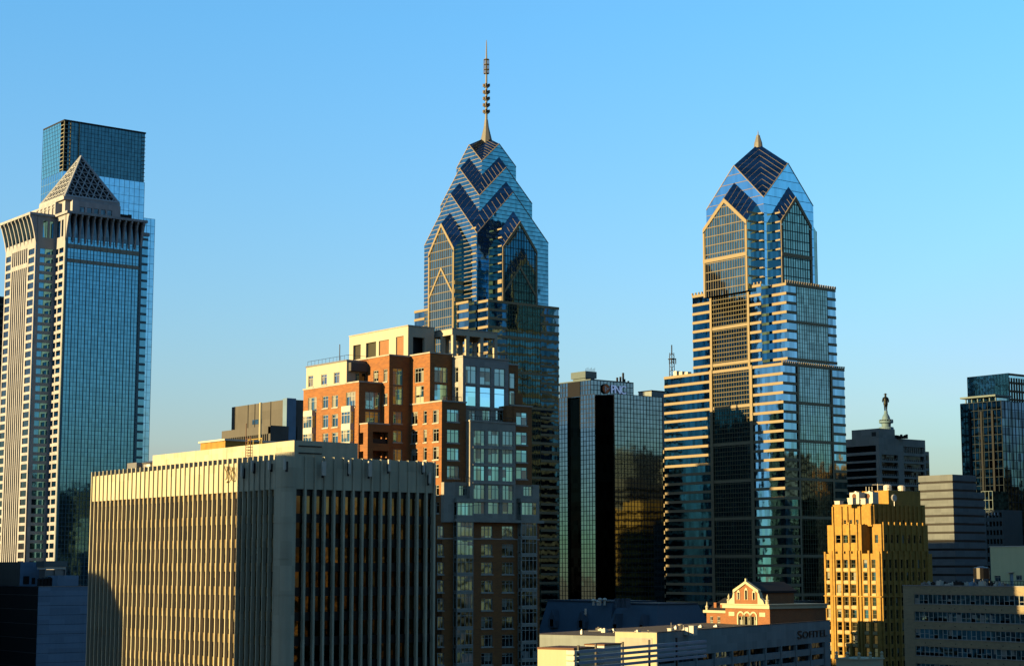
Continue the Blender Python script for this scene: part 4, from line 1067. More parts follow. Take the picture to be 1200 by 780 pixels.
def bank_office():
    Xc, Ys, zt = atD(719, 461, 700)
    r = thing('mirror_glass_office', 'green mirror-glass office block with lit-up letters and round logo on its top tier', 'office building', Xc, Ys)
    Yi = yX(708, 461, Xc); Xw = onY(697, 461, Yi)[0]; y1 = yX(680, 461, Xw); y2 = yX(665, 462, Xw); y3 = yX(655, 464, Xw); xe = xY(776, 466, Ys)
    MB().box(Xc+.3, xe, Ys, y3, 0, zt).build('south_wing', M['g_pnc'], r)
    MB().box(Xw, Xc+.28, Yi, y1, 0, zt).build('west_wing', M['g_pnc'], r)
    MB().box(Xw, Xc+.28, y2, y3, 0, zt).build('far_wing', M['g_pnc'], r)
    m = MB(); m.box(Xc, Xc+.29, Ys+.01, Yi-.01, 0, zt-.1); m.box(Xw+.3, Xc+.1, Yi-.06, Yi-.003, 0, zt-.1); m.box(Xw+4, Xc+.2, y1+.01, y2-.01, 0, zt-.1)
    m.build('recess_glazing', M['g_black'], r)  # recess glass blackened to stand for the dark reflections there
    m = MB(); mullions(m, 'S', Ys, Xc+.3, xe, 2, zt, 1.75, 1.85, .2, .1)
    mullions(m, 'W', Xw, Yi, y1, 2, zt, 1.75, 1.85, .2, .1); mullions(m, 'W', Xw, y2, y3, 2, zt, 1.75, 1.85, .2, .1)
    m.build('mullion', M['mulldark'], r)
    # top tier
    tx, ty, z2 = atD(692, 445, 706)
    yn = yX(656, 446, tx); te = xY(742, 449.5, ty)
    MB().box(tx, te, ty, yn, zt-.2, z2).build('top_tier', M['g_pnc'], r)
    m = MB(); mullions(m, 'S', ty, tx, te, zt+.3, z2, 1.75, 1.85, .2, .1); mullions(m, 'W', tx, ty, yn, zt+.3, z2, 1.75, 1.85, .2, .1); m.build('top_mullion', M['mulldark'], r)
    MB().box(tx-.12, te+.12, ty-.12, yn+.12, z2+.003, z2+.4).build('coping', M['green_metal'], r)
    a0 = yX(680, 450, tx); a1 = yX(665.5, 450, tx); m = MB(); m.fb('W', tx, a0, a1, zt, z2, .14, .2); m.build('dark_panel', M['black'], r)
    # logo and letters
    lx = xY(709, 455, ty); lz = zv(455.5, lx, ty); rr = (xY(713.5, 455, ty)-xY(704.5, 455, ty))/2
    def disc(cx, cz, rad, y0, y1, n=24, a0=0, a1=2*math.pi):
        return [(cx+rad*math.cos(a0+(a1-a0)*i/n), y1, cz+rad*math.sin(a0+(a1-a0)*i/n)) for i in range(n+(a1-a0 < 6))]
    lg = MB().extrude(disc(lx, lz, rr, 0, ty-.25), (0, -.4, 0)).build('round_logo', M['signdark'], r)
    yb = ty-.66
    MB().extrude(disc(lx, lz, rr*.86, 0, yb), (0, -.12, 0)).build('logo_disc', M['red'], lg)
    tri = [(lx-rr*.38, lz+rr*.55), (lx+rr*.62, lz), (lx-rr*.38, lz-rr*.55)]
    MB().extrude([(x, yb-.125, z) for x, z in tri], (0, -.1, 0)).build('logo_triangle', M['signwhite'], lg)
    MB().extrude([(x, yb-.23, z) for x, z in [(lx-rr*.12, lz+rr*.22), (lx+rr*.2, lz), (lx-rr*.12, lz-rr*.22)]], (0, -.06, 0)).build('logo_centre', M['red'], lg)
    for t0 in (2.3, 4.4, .2): MB().bar((lx+rr*.45*math.cos(t0), yb-.16, lz+rr*.45*math.sin(t0)), (lx+rr*.84*math.cos(t0), yb-.16, lz+rr*.84*math.sin(t0)), .12, seg=4).build('logo_bar', M['signwhite'], lg)
    x0 = xY(714.8, 455, ty); x1 = xY(732, 456, ty); zb = zv(460.3, x0, ty); hgt = zv(450.7, x0, ty)-zb
    text_mesh('PNC', hgt/.70, .15, M['signletter'], r, 'sign_letters', (x0, ty-.45, zb), 'S', .78)
    # roof plant
    qx, qy, _ = atD(686, 444, 715); q = MB(); zq = zv(434.5, qx, qy); zz = zv(444, qx, qy)
    q.box(qx-.0, qx+6, qy, yX(669, 440, qx), zz+.6, zq); q.box(qx+.6, qx+5.4, qy+.6, yX(669, 440, qx)-.6, z2-1, zz+.6); o = q.build('cooling_tower', M['green_metal'], r)
    g = MB()
    for k in range(9): g.bar((qx+.3+.6*k, qy+.1, zq), (qx+.3+.6*k, qy+.1, zq+1+.3*(k % 3)), .07, seg=4)
    g.build('lightning_rod', M['darkmetal'], o)
    g = MB()
    for uu, hh in ((723.5, 2.2), (727.3, 2.6), (730.5, 4.3), (732, 1.8), (736.5, 1.2)):
        x = xY(uu, 448, ty+2); g.box(x-.3, x+.3, ty+1.8, ty+2.4, z2, z2+hh)
    g.build('roof_antenna', M['darkmetal'], r)
M['g_black'] = glass('black_glass', (.018, .02, .022), 1.75, 3.7, .02, var=.4)
M['signdark'] = plain('sign_backing', (.03, .02, .02), .5)
m_, t_, b_ = newmat('lit_letters'); b_.inputs['Base Color'].default_value = (.35, .42, .6, 1); b_.inputs['Emission Color'].default_value = (.35, .45, .75, 1); b_.inputs['Emission Strength'].default_value = .05; M['signletter'] = m_
bank_office()

# ------------------------------------------------------------------ buff art deco tower
def deco_tower():
    D = 520
    X3, Y3, _ = atD(1031.5, 650, D)
    r = thing('art_deco_tower', 'stepped golden buff brick art deco tower with white cooling units on its roof', 'office building', X3, Y3)
    zA = zv(648, X3, Y3); yn3 = yX(966.5, 650, X3)
    xe3 = xY(1092, 645, Y3)
    fl = 14.7*D/2104
    trims = []
    def tier(x0, y0, yn, xe, z0, z1, cols, scols, zrow, nrow, name, hgt=2.2, gaps=()):
        hw, hs2 = [], []
        for k in range(nrow):
            zt_ = zrow-fl*k
            if zt_-hgt < z0+.3: break
            for a0, a1 in cols: hw.append((a0, a1, zt_-hgt, zt_))
            for a0, a1 in scols: hs2.append((a0, a1, zt_-hgt, zt_))
        m = MB(); wall_grid(m, 'W', x0, y0, yn, z0, z1, hw, .45); wall_grid(m, 'S', y0, x0+.45, xe, z0, z1, hs2, .45)
        m.box(x0+.46, xe, y0+.46, yn, z0, z1-.6); m.box(xe-.4, xe, y0+.46, yn, z1-.6, z1); m.box(x0+.46, xe-.4, yn-.4, yn, z1-.6, z1)
        o = m.build(name, M['deco'], r)
        for h in hw: window(r, 'W', x0, h[0], h[1], h[2], h[3], cols=1, rec=.3, ft=.1, transom=.5, gm=random.choice([M['g_win'], M['g_olive'], M['g_olive']]), fm=M['decoframe'], sill=False)
        for h in hs2: window(r, 'S', y0, h[0], h[1], h[2], h[3], cols=1, rec=.3, ft=.1, transom=.5, gm=random.choice([M['g_win'], M['g_dark'], M['g_dark']]), fm=M['decoframe'], sill=False)
        return hw, hs2
    Wc = lambda u0, u1, v, X: tuple(sorted((yX(u0, v, X), yX(u1, v, X))))
    colsW = [Wc(968.6, 972.8, 660, X3)] + [Wc(a, b, 660, X3) for a, b in ((980, 985.8), (988.6, 994.2), (997, 1002.8), (1011.6, 1016.4), (1021.2, 1026))]
    colsS = [(X3+1.3+2.55*i, X3+2.3+2.55*i) for i in range(int((xe3-X3-2)/2.55))]
    tier(X3, Y3, yn3, xe3, 0, zA, colsW, colsS, zv(655, X3, Y3), 9, 'lower_shaft', 2.5)
    # fluted spandrels and piers on the west side
    for u in (975.5, 978, 987.2, 995.7, 1004.8, 1008.6, 1019):
        a = yX(u, 660, X3); MB().fb('W', X3, a-.32, a+.32, 0, zA+.9, .003, .45).build('pier', M['deco'], r)
    for u in (967.5, 973.8, 1030.6): a = yX(u, 660, X3); MB().fb('W', X3, a-.3, a+.3, 0, zA+.6, .003, .3).build('pier', M['deco'], r)
    for i in range(int((xe3-X3-1)/2.55)+1): x = X3+.55+2.55*i; MB().fb('S', Y3, x-.3, x+.3, 0, zA+.8, .003, .4).build('pier', M['deco'], r)
    for k in range(9):
        z1 = zv(655, X3, Y3)-fl*k-2.5
        if z1 < 3: break
        for c in colsW: MB().fb('W', X3, c[0]-.05, c[1]+.05, z1-.95, z1-.02, .003, .14).build('spandrel', M['decotrim'], r)
    MB().box(X3-.5, xe3+.3, Y3-.5, yn3+.3, zv(698, X3, Y3)-.3, zv(698, X3, Y3)).build('string_course', M['deco'], r)
    # second tier, split by a deep recess
    X2, Y2 = X3+.9, Y3+.15
    zB = zv(613.5, X2, Y2)
    Xb = X2+1.2; yr0 = yX(1019.5, 630, X2); yr1 = yX(1009.5, 630, X2); yn2 = yX(969.3, 613, X2); xe2 = xY(1087, 612, Y2)
    colsB = [Wc(a, b, 630, X2) for a, b in ((979.3, 985.5), (988, 994), (997, 1003))]
    hh = []
    tier(X2, yr1, yn2, xe2, zA, zB, colsB, [], zv(626, X2, yr1), 2, 'upper_shaft', 2.4)
    colsS2 = [(X2+1.6+2.55*i, X2+2.6+2.55*i) for i in range(int((xe2-X2-3)/2.55))]
    tier(X2, Y2, yX(1023.5, 630, X2), xe2, zA, zB-.02, [Wc(1025, 1029, 630, X2)], colsS2, zv(626, X2, Y2), 2, 'corner_shaft', 2.4)
    MB().box(X2+4, xe2-.5, yX(1023.5, 630, X2)+.003, yr1-.003, zA, zB-.3).build('recess_wall', M['deco'], r)
    for u in (977.2, 986.7, 995.5, 1004.6): a = yX(u, 625, X2); MB().fb('W', X2, a-.28, a+.28, zA+.9, zB+.7, .003, .4).build('upper_pier', M['deco'], r)
    for i in range(int((xe2-X2-2)/2.55)+1): x = X2+.85+2.55*i; MB().fb('S', Y2, x-.3, x+.3, zA+.8, zB+.6, .003, .38).build('upper_pier', M['deco'], r)
    # top tier with fluting
    X1 = X2+2.6; Y1 = onX(1021.3, 600, X1)[1]; zC = zv(589.5, X1, Y1); yn1 = yX(976, 600, X1); xe1 = xY(1084, 595, Y1)
    colsT = [Wc(a, b, 610, X1) for a, b in ((988.5, 991.5), (995.2, 998.5), (1003, 1006))]
    tier(X1, Y1, yn1, xe1, zB-.5, zC, colsT, [(X1+2+2.4*i, X1+2.8+2.4*i) for i in range(7)], zv(608, X1, Y1), 1, 'crown', 1.2)
    for u in (986.6, 993.4, 1001, 1008.4, 1020.8, 976.6): a = yX(u, 600, X1); MB().fb('W', X1, a-.25, a+.25, zB, zC-.6, .003, .45).build('crown_flute', M['deco'], r)
    for i in range(12): x = X1+.9+2.0*i; MB().fb('S', Y1, x-.25, x+.25, zB, zC-.4, .003, .4).build('crown_flute', M['deco'], r)
    # roof penthouse
    px, py, zp = atD(1041, 574, D+26)
    MB().box(px, px+15, py, yX(1010, 577, px), zC-.6, zp).build('penthouse', M['deco'], r)
    # the roof: cooling units, dishes, tanks
    for uu, vv in ((1006.5, 576.5), (1022.5, 576)):
        x, y, z = atD(uu, vv, D+14)
        t = thing('cooling_unit', 'white box cooling unit with round fan on the buff tower roof, ' + ('left of the pair' if uu < 1010 else 'right of the pair'), 'cooling unit', x, y, zC)
        yy = yX(uu-11, vv, x)
        MB().box(x, x+2.6, y, yy, zC-.2, z).build('housing', M['paint'], t)
        MB().lathe(x+1.3, (y+yy)/2, [(1.0, z), (1.0, z+.35), (.8, z+.36)], 14).build('fan_ring', M['metal'], t)
        cyy = (y+yy)/2; n = 14; zc_ = (z+zC)/2+.7
        MB().extrude([(x-.02, cyy+.75*math.cos(2*math.pi*i/n), zc_+.75*math.sin(2*math.pi*i/n)) for i in range(n)], (-.12, 0, 0)).build('side_fan', M['rust'], t)
    for uu, vv in ((984, 587), (999, 583.5), (1014, 584)):
        x, y, z = atD(uu, vv, D+8); yy = yX(uu-6, vv, x)
        tag(MB().box(x, x+1.6, y, yy, zC-.2, z).box(x-.1, x+1.7, y-.1, yy+.1, z+.003, z+.15).build('vent_hood', M['paint'], None), 'small white vent hood on the buff tower roof', 'vent', 'vent hoods on the buff tower roof')
    x, y, z = atD(1048.5, 583, D+10)
    t = thing('satellite_dish', 'round white satellite dish on the shaded side of the buff tower roof', 'satellite dish', x, y, zC)
    n = 16; MB().extrude([(x+1.0*math.cos(2*math.pi*i/n), y, z+1.0*math.sin(2*math.pi*i/n)) for i in range(n)], (-.35, .25, 0)).build('dish', M['paint'], t)
    MB().bar((x, y+.2, zC-.6), (x, y+.2, z), .12).build('post', M['metal'], t)
    for uu, vv, rad in ((1040, 567.5, 1.3), (1056.5, 568.5, 1.2)):
        x, y, z = atD(uu, vv, D+34)
        tag(MB().lathe(x, y, [(rad, zp-.5), (rad, z-.3), (rad*.6, z)], 12).build('water_tank', M['paint'], None), 'round white roof tank above the buff tower penthouse, ' + ('left one' if uu < 1050 else 'right one'), 'tank')
    m = MB()
    for uu in (1015, 1018.5, 1022): x, y, z = atD(uu, 570, D+30); m.bar((x, y, zp-.3), (x, y, z), .1, seg=4)
    x, y, z = atD(1028.5, 566.5, D+30); m.bar((x, y, zp-.3), (x, y, z), .12, seg=4); m.bar((x-1.4, y+1, z-.3), (x+1.4, y-1, z-.3), .1, seg=4)
    m.build('aerial', M['paint'], r)
M['g_olive'] = glass('olive_pane', (.20, .19, .11), 1.2, 3.6, .03)
M['decoframe'] = plain('olive_frame', (.20, .19, .12), .6)
deco_tower()

# ------------------------------------------------------------------ olive brick slab with ribbon windows (lower right)
def olive_slab():
    X0, yN, zt = atD(1058, 686, 420)
    y0 = yX(1330, 700, X0)
    r = thing('olive_brick_slab', 'long olive brick building with rows of ribbon windows at the lower right corner', 'office building', X0, y0)
    ya = yX(1071, 700, X0); zr = zv(695.5, X0, yN); hh = (zv(695.5, X0, ya)-zv(706.5, X0, ya)); fl = 19.8*(X0*math.sin(AZ)+ya*math.cos(AZ))/2104
    pit = 1.32; holes = []
    for k in range(7): holes.append((y0+2, ya, zr-fl*k-hh, zr-fl*k))
    m = MB(); wall_grid(m, 'W', X0, y0, yN, 0, zt, holes, .5); m.box(X0+.51, X0+22, y0, yN, 0, zt-.8); m.box(X0+21.5, X0+22, y0, yN, zt-.8, zt); m.box(X0+.51, X0+21.5, yN-.4, yN, zt-.8, zt)
    m.build('wall', M['olive'], r)
    MB().box(X0-.12, X0+.6, y0, yN+.1, zt+.003, zt+.22).build('coping', M['metal'], r)
    yv = yX(1203, 700, X0)
    for k in range(5):
        a = ya; i = 0; z1 = zr-fl*k; z0 = z1-hh
        while a-pit > yv-2:
            w_ = pit
            gm = random.choice([M['g_rib'], M['g_rib'], M['g_rib'], M['g_oliveb']])
            # two sliding lights; the lower part of some stands open or dark
            o = MB().fb('W', X0, a-w_+.06, a-.06, z0+.02, z1-.02, -.34, -.3).build('window', gm, r)
            f = MB(); t_ = .07
            f.fb('W', X0, a-w_+.003, a-w_+t_, z0, z1, -.298, -.2); f.fb('W', X0, a-t_, a-.003, z0, z1, -.298, -.2)
            f.fb('W', X0, a-w_+t_, a-t_, z0, z0+t_, -.298, -.2); f.fb('W', X0, a-w_+t_, a-t_, z1-t_, z1, -.298, -.2)
            if random.random() < .75: zz = z0+(z1-z0)*random.choice([.38, .42, .5]); f.fb('W', X0, a-w_+t_, a-t_, zz-.04, zz+.04, -.298, -.2)
            f.build('frame', M['frame'], o)
            if random.random() < .4: MB().fb('W', X0, a-w_+t_, a-t_, z0+t_, z0+(z1-z0)*random.uniform(.25, .45), -.297, -.25).build('dark_light', M['g_black'], o)
            a -= w_; i += 1
        MB().fb('W', X0, y0+2, yv-2.1, z0, z1, -.34, -.3).build('ribbon_window', M['g_dark'], r)
        MB().fb('W', X0, y0+2, ya+.1, z0-.14, z0-.004, -.2, .08).build('sill', M['metal'], r)
    s = MB()
    for k in range(8):
        for j in range(9): a = ya-3-4.3*j; z = zr-fl*k-hh-1.0; s.fb('W', X0, a-.1, a+.1, z-.1, z+.1, .003, .1)
    s.build('tie_plate', M['darkmetal'], r)
    # clutter on the roof
    rnd = random.Random(3)
    for k in range(22):
        u = 1084+k*4.6+rnd.uniform(-1, 1); x = X0+rnd.uniform(2, 6); y = yX(u, 684, x); h = rnd.uniform(.4, 1.3)
        tag(MB().box(x, x+rnd.uniform(.8, 1.6), y, y+rnd.uniform(.5, 1.4), zt-.8, zt+h).box(x+.1, x+.5, y+.1, y+.4, zt+h, zt+h+.25).build('roof_unit', rnd.choice([M['metal'], M['darkmetal'], M['bluemetal'], M['paint']]), None),
            'small metal unit in the clutter along the olive building roof', 'roof unit', 'small units on the olive building roof')
    m = MB(); x = X0+7
    for k in range(18): y = yX(1145+k*3.4, 684, x); m.bar((x, y, zt-.8), (x, y, zt+1.2), .05, seg=4)
    for zz in (.5, 1.2): m.bar((x, yX(1145, 684, x), zt+zz), (x, yX(1206, 684, x), zt+zz), .05, seg=4)
    m.build('roof_rail', M['darkmetal'], r)
    # pale green penthouse building behind
    xp = X0+11; yl = yX(1161, 660, xp); zp = zv(640.5, xp, yl); ye = yX(1290, 660, xp)
    q = thing('pale_green_block', 'plain pale green rendered block with a blue door and small windows above the olive roof', 'building', xp, ye)
    def wh(u0, u1, v0, v1): return (yX(u1, v0, xp), yX(u0, v0, xp), zv(v1, xp, yX(u0, 680, xp)), zv(v0, xp, yX(u0, 680, xp)))
    ho = [wh(1165.5, 1172.5, 674, 681), wh(1190.5, 1197.5, 673.5, 679)]; dr = wh(1183, 1187.3, 671, 690)
    m = MB(); wall_grid(m, 'W', xp, ye, yl, 0, zp, ho+[dr], .3); m.box(xp+.31, xp+9, ye, yl, 0, zp-.003); m.build('wall', M['palegreen'], q)
    for h in ho: window(q, 'W', xp, *h, cols=2, gm=M['g_oliveb'], ft=.08)
    MB().fb('W', xp, dr[0], dr[1], dr[2], dr[3], -.25, -.18).build('door', M['bluemetal'], q)
    MB().fb('W', xp, dr[0]-.3, dr[1]+.3, dr[3]+.1, dr[3]+.22, .003, .8).build('canopy', M['paint'], q)
    MB().fb('W', xp, ye, yl+.1, zp+.003, zp+.2, -.3, .12).build('coping', M['paint'], q)
    # rusty water tank between
    x, y, z = atD(1150, 665, 436)
    t = thing('roof_tank', 'dark tank on legs behind the olive roof beside the pale green block', 'tank', x, y, zt)
    MB().lathe(x, y, [(1.9, z-2.6), (1.9, z), (.2, z+.5)], 14).build('drum', M['black'], t)
    for dx, dy in ((1.3, 1.3), (-1.3, 1.3), (1.3, -1.3), (-1.3, -1.3)): MB().bar((x+dx, y+dy, 60), (x+dx, y+dy, z-2.6), .12).build('leg', M['darkmetal'], t)
M['g_rib'] = glass('ribbon_pane', (.26, .50, .58), 1.32, 3.5, .02, var=.3)
M['palegreen'] = stone('pale_green_render', (.80, .82, .50), var=.03, streak=.04)
M['g_oliveb'] = glass('grey_blue_pane', (.22, .36, .44), 1.1, 3.5, .03, blind=.5, blindcol=(.40, .42, .40))
olive_slab()

# ------------------------------------------------------------------ hotel with raised lettering, trellis roof
# this block stands 21.4 degrees off the street grid: it is measured and built in its own frame, then turned into place
TURN = R_(21.4)
def set_frame(az):
    global AZ, _F, _R, _U
    AZ = az
    _F = (math.sin(AZ)*math.cos(PITCH), math.cos(AZ)*math.cos(PITCH), math.sin(PITCH)); _R = (math.cos(AZ), -math.sin(AZ), 0); _U = (-math.sin(AZ)*math.sin(PITCH), -math.cos(AZ)*math.sin(PITCH), math.cos(PITCH))
_before = set(o.name for o in COL.objects); set_frame(AZ+TURN)
def hotel():
    X0, Y0, zt = atD(770, 740.8, 400)
    yn = yX(721, 739, X0); xe = xY(972.5, 726.5, Y0)
    r = thing('hotel', 'low concrete hotel with dark raised lettering near its right end and sunlit end wall', 'hotel', X0, Y0)
    p = 20.6*400/2104/math.cos(R_(0))*1.0
    c0 = xY(793, 760, Y0); c1 = xY(966, 752, Y0); n = 9; hs2 = []
    z1 = zv(754.5, xY(955, 754, Y0), Y0); 
    z1 = zv(752.8, xY(955, 752, Y0), Y0); z1b = zv(756.8, xY(955, 752, Y0), Y0); fl = zv(752.8, xe, Y0)-zv(766, xe, Y0)
    dc = (c1-c0)/n
    for k in range(4):
        for i in range(-1, n): hs2.append((c0+dc*i+.3, c0+dc*(i+1)-.3, z1b-fl*k-.5, z1-fl*k))
    m = MB(); wall_grid(m, 'S', Y0, X0+.6, xe, 0, zt, hs2, .8); wall_grid(m, 'W', X0, Y0, yn, 0, zt, [], .6)
    m.box(X0+.61, xe, Y0+.81, Y0+34, 0, zt-1); m.box(xe-.5, xe, Y0+.81, Y0+34, zt-1, zt)
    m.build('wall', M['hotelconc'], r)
    MB().fb('W', X0, Y0+.02, yn-.02, 0, zt, .003, .12).build('end_wall', M['cream'], r, label='end wall skinned in cream to read as sunlit')  # pale skin over the concrete stands in for stronger sunlight
    MB().fb('W', X0, Y0+1.2, yn-1.2, zt-3.2, zt-1.2, .123, .2).build('wall_panel', M['limestone'], r)
    for h in hs2[:30]: 
        o = MB().fb('S', Y0, h[0], h[1], h[2], h[3], -.6, -.55).build('window', random.choice([M['g_dark'], M['g_dark'], M['g_oliveb'], M['g_black']]), r)
        f = MB(); am = (h[0]+h[1])/2; f.fb('S', Y0, am-.06, am+.06, h[2], h[3], -.548, -.5); f.build('frame', M['mulldark'], o)
    g = MB()
    for i in range(-1, n+1): x = c0+dc*i; g.fb('S', Y0, x-.3, x+.3, 0, z1+.1, .003, .25)
    g.build('pier', M['hotelconc'], r)
    MB().box(X0-.1, xe+.1, Y0-.1, Y0+.5, zt+.003, zt+.15).build('coping', M['roof'], r)
    MB().box(X0+.62, xe-.5, Y0+.82, Y0+34, zt-1, zt-.95).build('roof', M['roofwarm'], r)
    x0 = xY(933.8, 745, Y0); x1 = xY(968.5, 742, Y0); zb = zv(748, x0, Y0); hh = zv(738.5, x0, Y0)-zb
    # small-capitals lettering: a taller first letter
    L_ = x1-x0; 
    w1 = text_mesh('S', hh*1.42, .12, M['signdark'], r, 'sign_letters', (x0, Y0-.14, zb), 'S', fit=L_*.15)
    text_mesh('OFITEL', hh*1.2, .12, M['signdark'], r, 'sign_letters', (x0+w1+L_*.02, Y0-.14, zb+.05), 'S', 1.1, fit=L_*.83)
    # dishes on the roof
    for i, (uu, vv, rad) in enumerate(((797, 733, .62), (801.5, 733.5, .35), (760, 739, .3))):
        x, y, z = atD(uu, vv, 412)
        t = thing('satellite_dish', ('large', 'small', 'tiny')[i] + ' white satellite dish on the low hotel roof', 'satellite dish', x, y, zt)
        MB().lathe(x, y, [(.05, z), (rad*.6, z+rad*.2), (rad, z+rad*.7), (rad*.95, z+rad*.72), (.05, z+.05)], 14).build('dish', M['paint'], t)
        MB().bar((x, y, zt-1), (x, y, z), .08).build('post', M['metal'], t)
    for i, (uu, vv, L2) in enumerate(((816, 733.5, 1.6), (808, 735.5, .8), (789, 736.5, .8))):
        x, y, z = atD(uu, vv, 412)
        tag(MB().box(x-L2, x+.5, y, y+1.1, zt-.95, z+.1).box(x-L2-.1, x+.6, y-.1, y+1.2, z+.103, z+.2).build('roof_unit', M['paint'], None), ('long white', 'small white', 'smallest white')[i] + ' air unit on the low hotel roof', 'roof unit')
    rnd = random.Random(21)
    for i in range(16):
        x = X0+4+(xe-X0-10)*rnd.random(); y = Y0+6+22*rnd.random(); w_ = rnd.uniform(.4, 1.1); h = rnd.uniform(.3, 1.0)
        tag(MB().box(x, x+w_*1.6, y, y+w_, zt-.95, zt-.95+h).box(x+.1, x+w_*.8, y+.1, y+w_*.6, zt-.947+h, zt-.7+h).build('roof_box', rnd.choice([M['metal'], M['paint'], M['darkmetal']]), None), 'small low metal box among the clutter on the hotel roof', 'roof box', 'small boxes on the hotel roof')
    MB().bar((X0+6, Y0+9, zt-.7), (xe-8, Y0+9.5, zt-.7), .12).bar((X0+20, Y0+9, zt-.7), (X0+20, Y0+28, zt-.7), .12).build('roof_pipe', M['metal'], r)
    x, y, z = atD(786.5, 729, 410); MB().bar((x, y, zt-1), (x, y, z), .1).build('flue', M['metal'], r)
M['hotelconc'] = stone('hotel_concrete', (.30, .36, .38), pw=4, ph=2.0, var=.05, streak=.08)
M['roofwarm'] = plain('gravel_roof', (.16, .13, .10), .9)
hotel()

def trellis():
    X0, Y0, _ = atD(677, 763, 232)
    r = thing('roof_trellis', 'blue-grey steel trellis of long parallel beams in front of the low hotel', 'trellis', X0, Y0, 40)
    xe = xY(827, 751, Y0)
    for k, v in enumerate((763.2, 769.8, 776.3, 783)):
        z = zv(v, X0, Y0)
        MB().box(X0, xe, Y0-.15, Y0+.15, z-.18, z+.18).build('beam', M['bluemetal'], r)
        for uu in (679.5, 683.5):
            x = xY(uu, v, Y0+3)
        MB().box(X0-.9, X0-.3, Y0, Y0+1.2, z-.3, z+.2).build('beam_end', M['paint'], r)
    zt = zv(757.5, X0, Y0)
    for uu in (680, 700.5, 732, 763, 795):
        x = xY(uu, 760, Y0); MB().box(x-.12, x+.12, Y0+.16, Y0+.4, 0, zt+.2).build('post', M['darkmetal'], r)
    MB().box(X0, xe, Y0+1.5, Y0+14, 0, zv(778, X0, Y0+3)-3).build('deck', M['roofwarm'], r)
    X1, Y1, z1 = atD(672, 761, 240)
    q = thing('sunlit_block', 'small plain sunlit yellow block between the brick tower and the steel trellis', 'building', X1, Y1)
    yn = yX(630, 757.5, X1)
    MB().box(X1, X1+6, Y1, yn, 0, z1).build('wall', M['cream'], q)
    MB().box(X1-.12, X1+6.1, Y1-.12, yn, z1+.003, z1+.25).build('coping', M['rust'], q)
    X2, Y2, z2 = atD(708, 756, 246)
    q = thing('white_penthouse', 'little white roof hut with sunlit side behind the steel trellis', 'roof hut', X2, Y2)
    MB().box(X2, X2+5, Y2, yX(685.5, 754, X2), 0, z2).build('wall', M['paint'], q)
    MB().box(X2-.1, X2+5.1, Y2-.1, yX(685.5, 754, X2)+.1, z2+.003, z2+.2).build('roof', M['rust'], q)
trellis()
set_frame(AZ-TURN)
for o in list(COL.objects):
    if o.name in _before or o.parent: continue
    x, y, z = o.location; o.location = (x*math.cos(TURN)-y*math.sin(TURN), x*math.sin(TURN)+y*math.cos(TURN), z); o.rotation_euler = (0, 0, TURN)

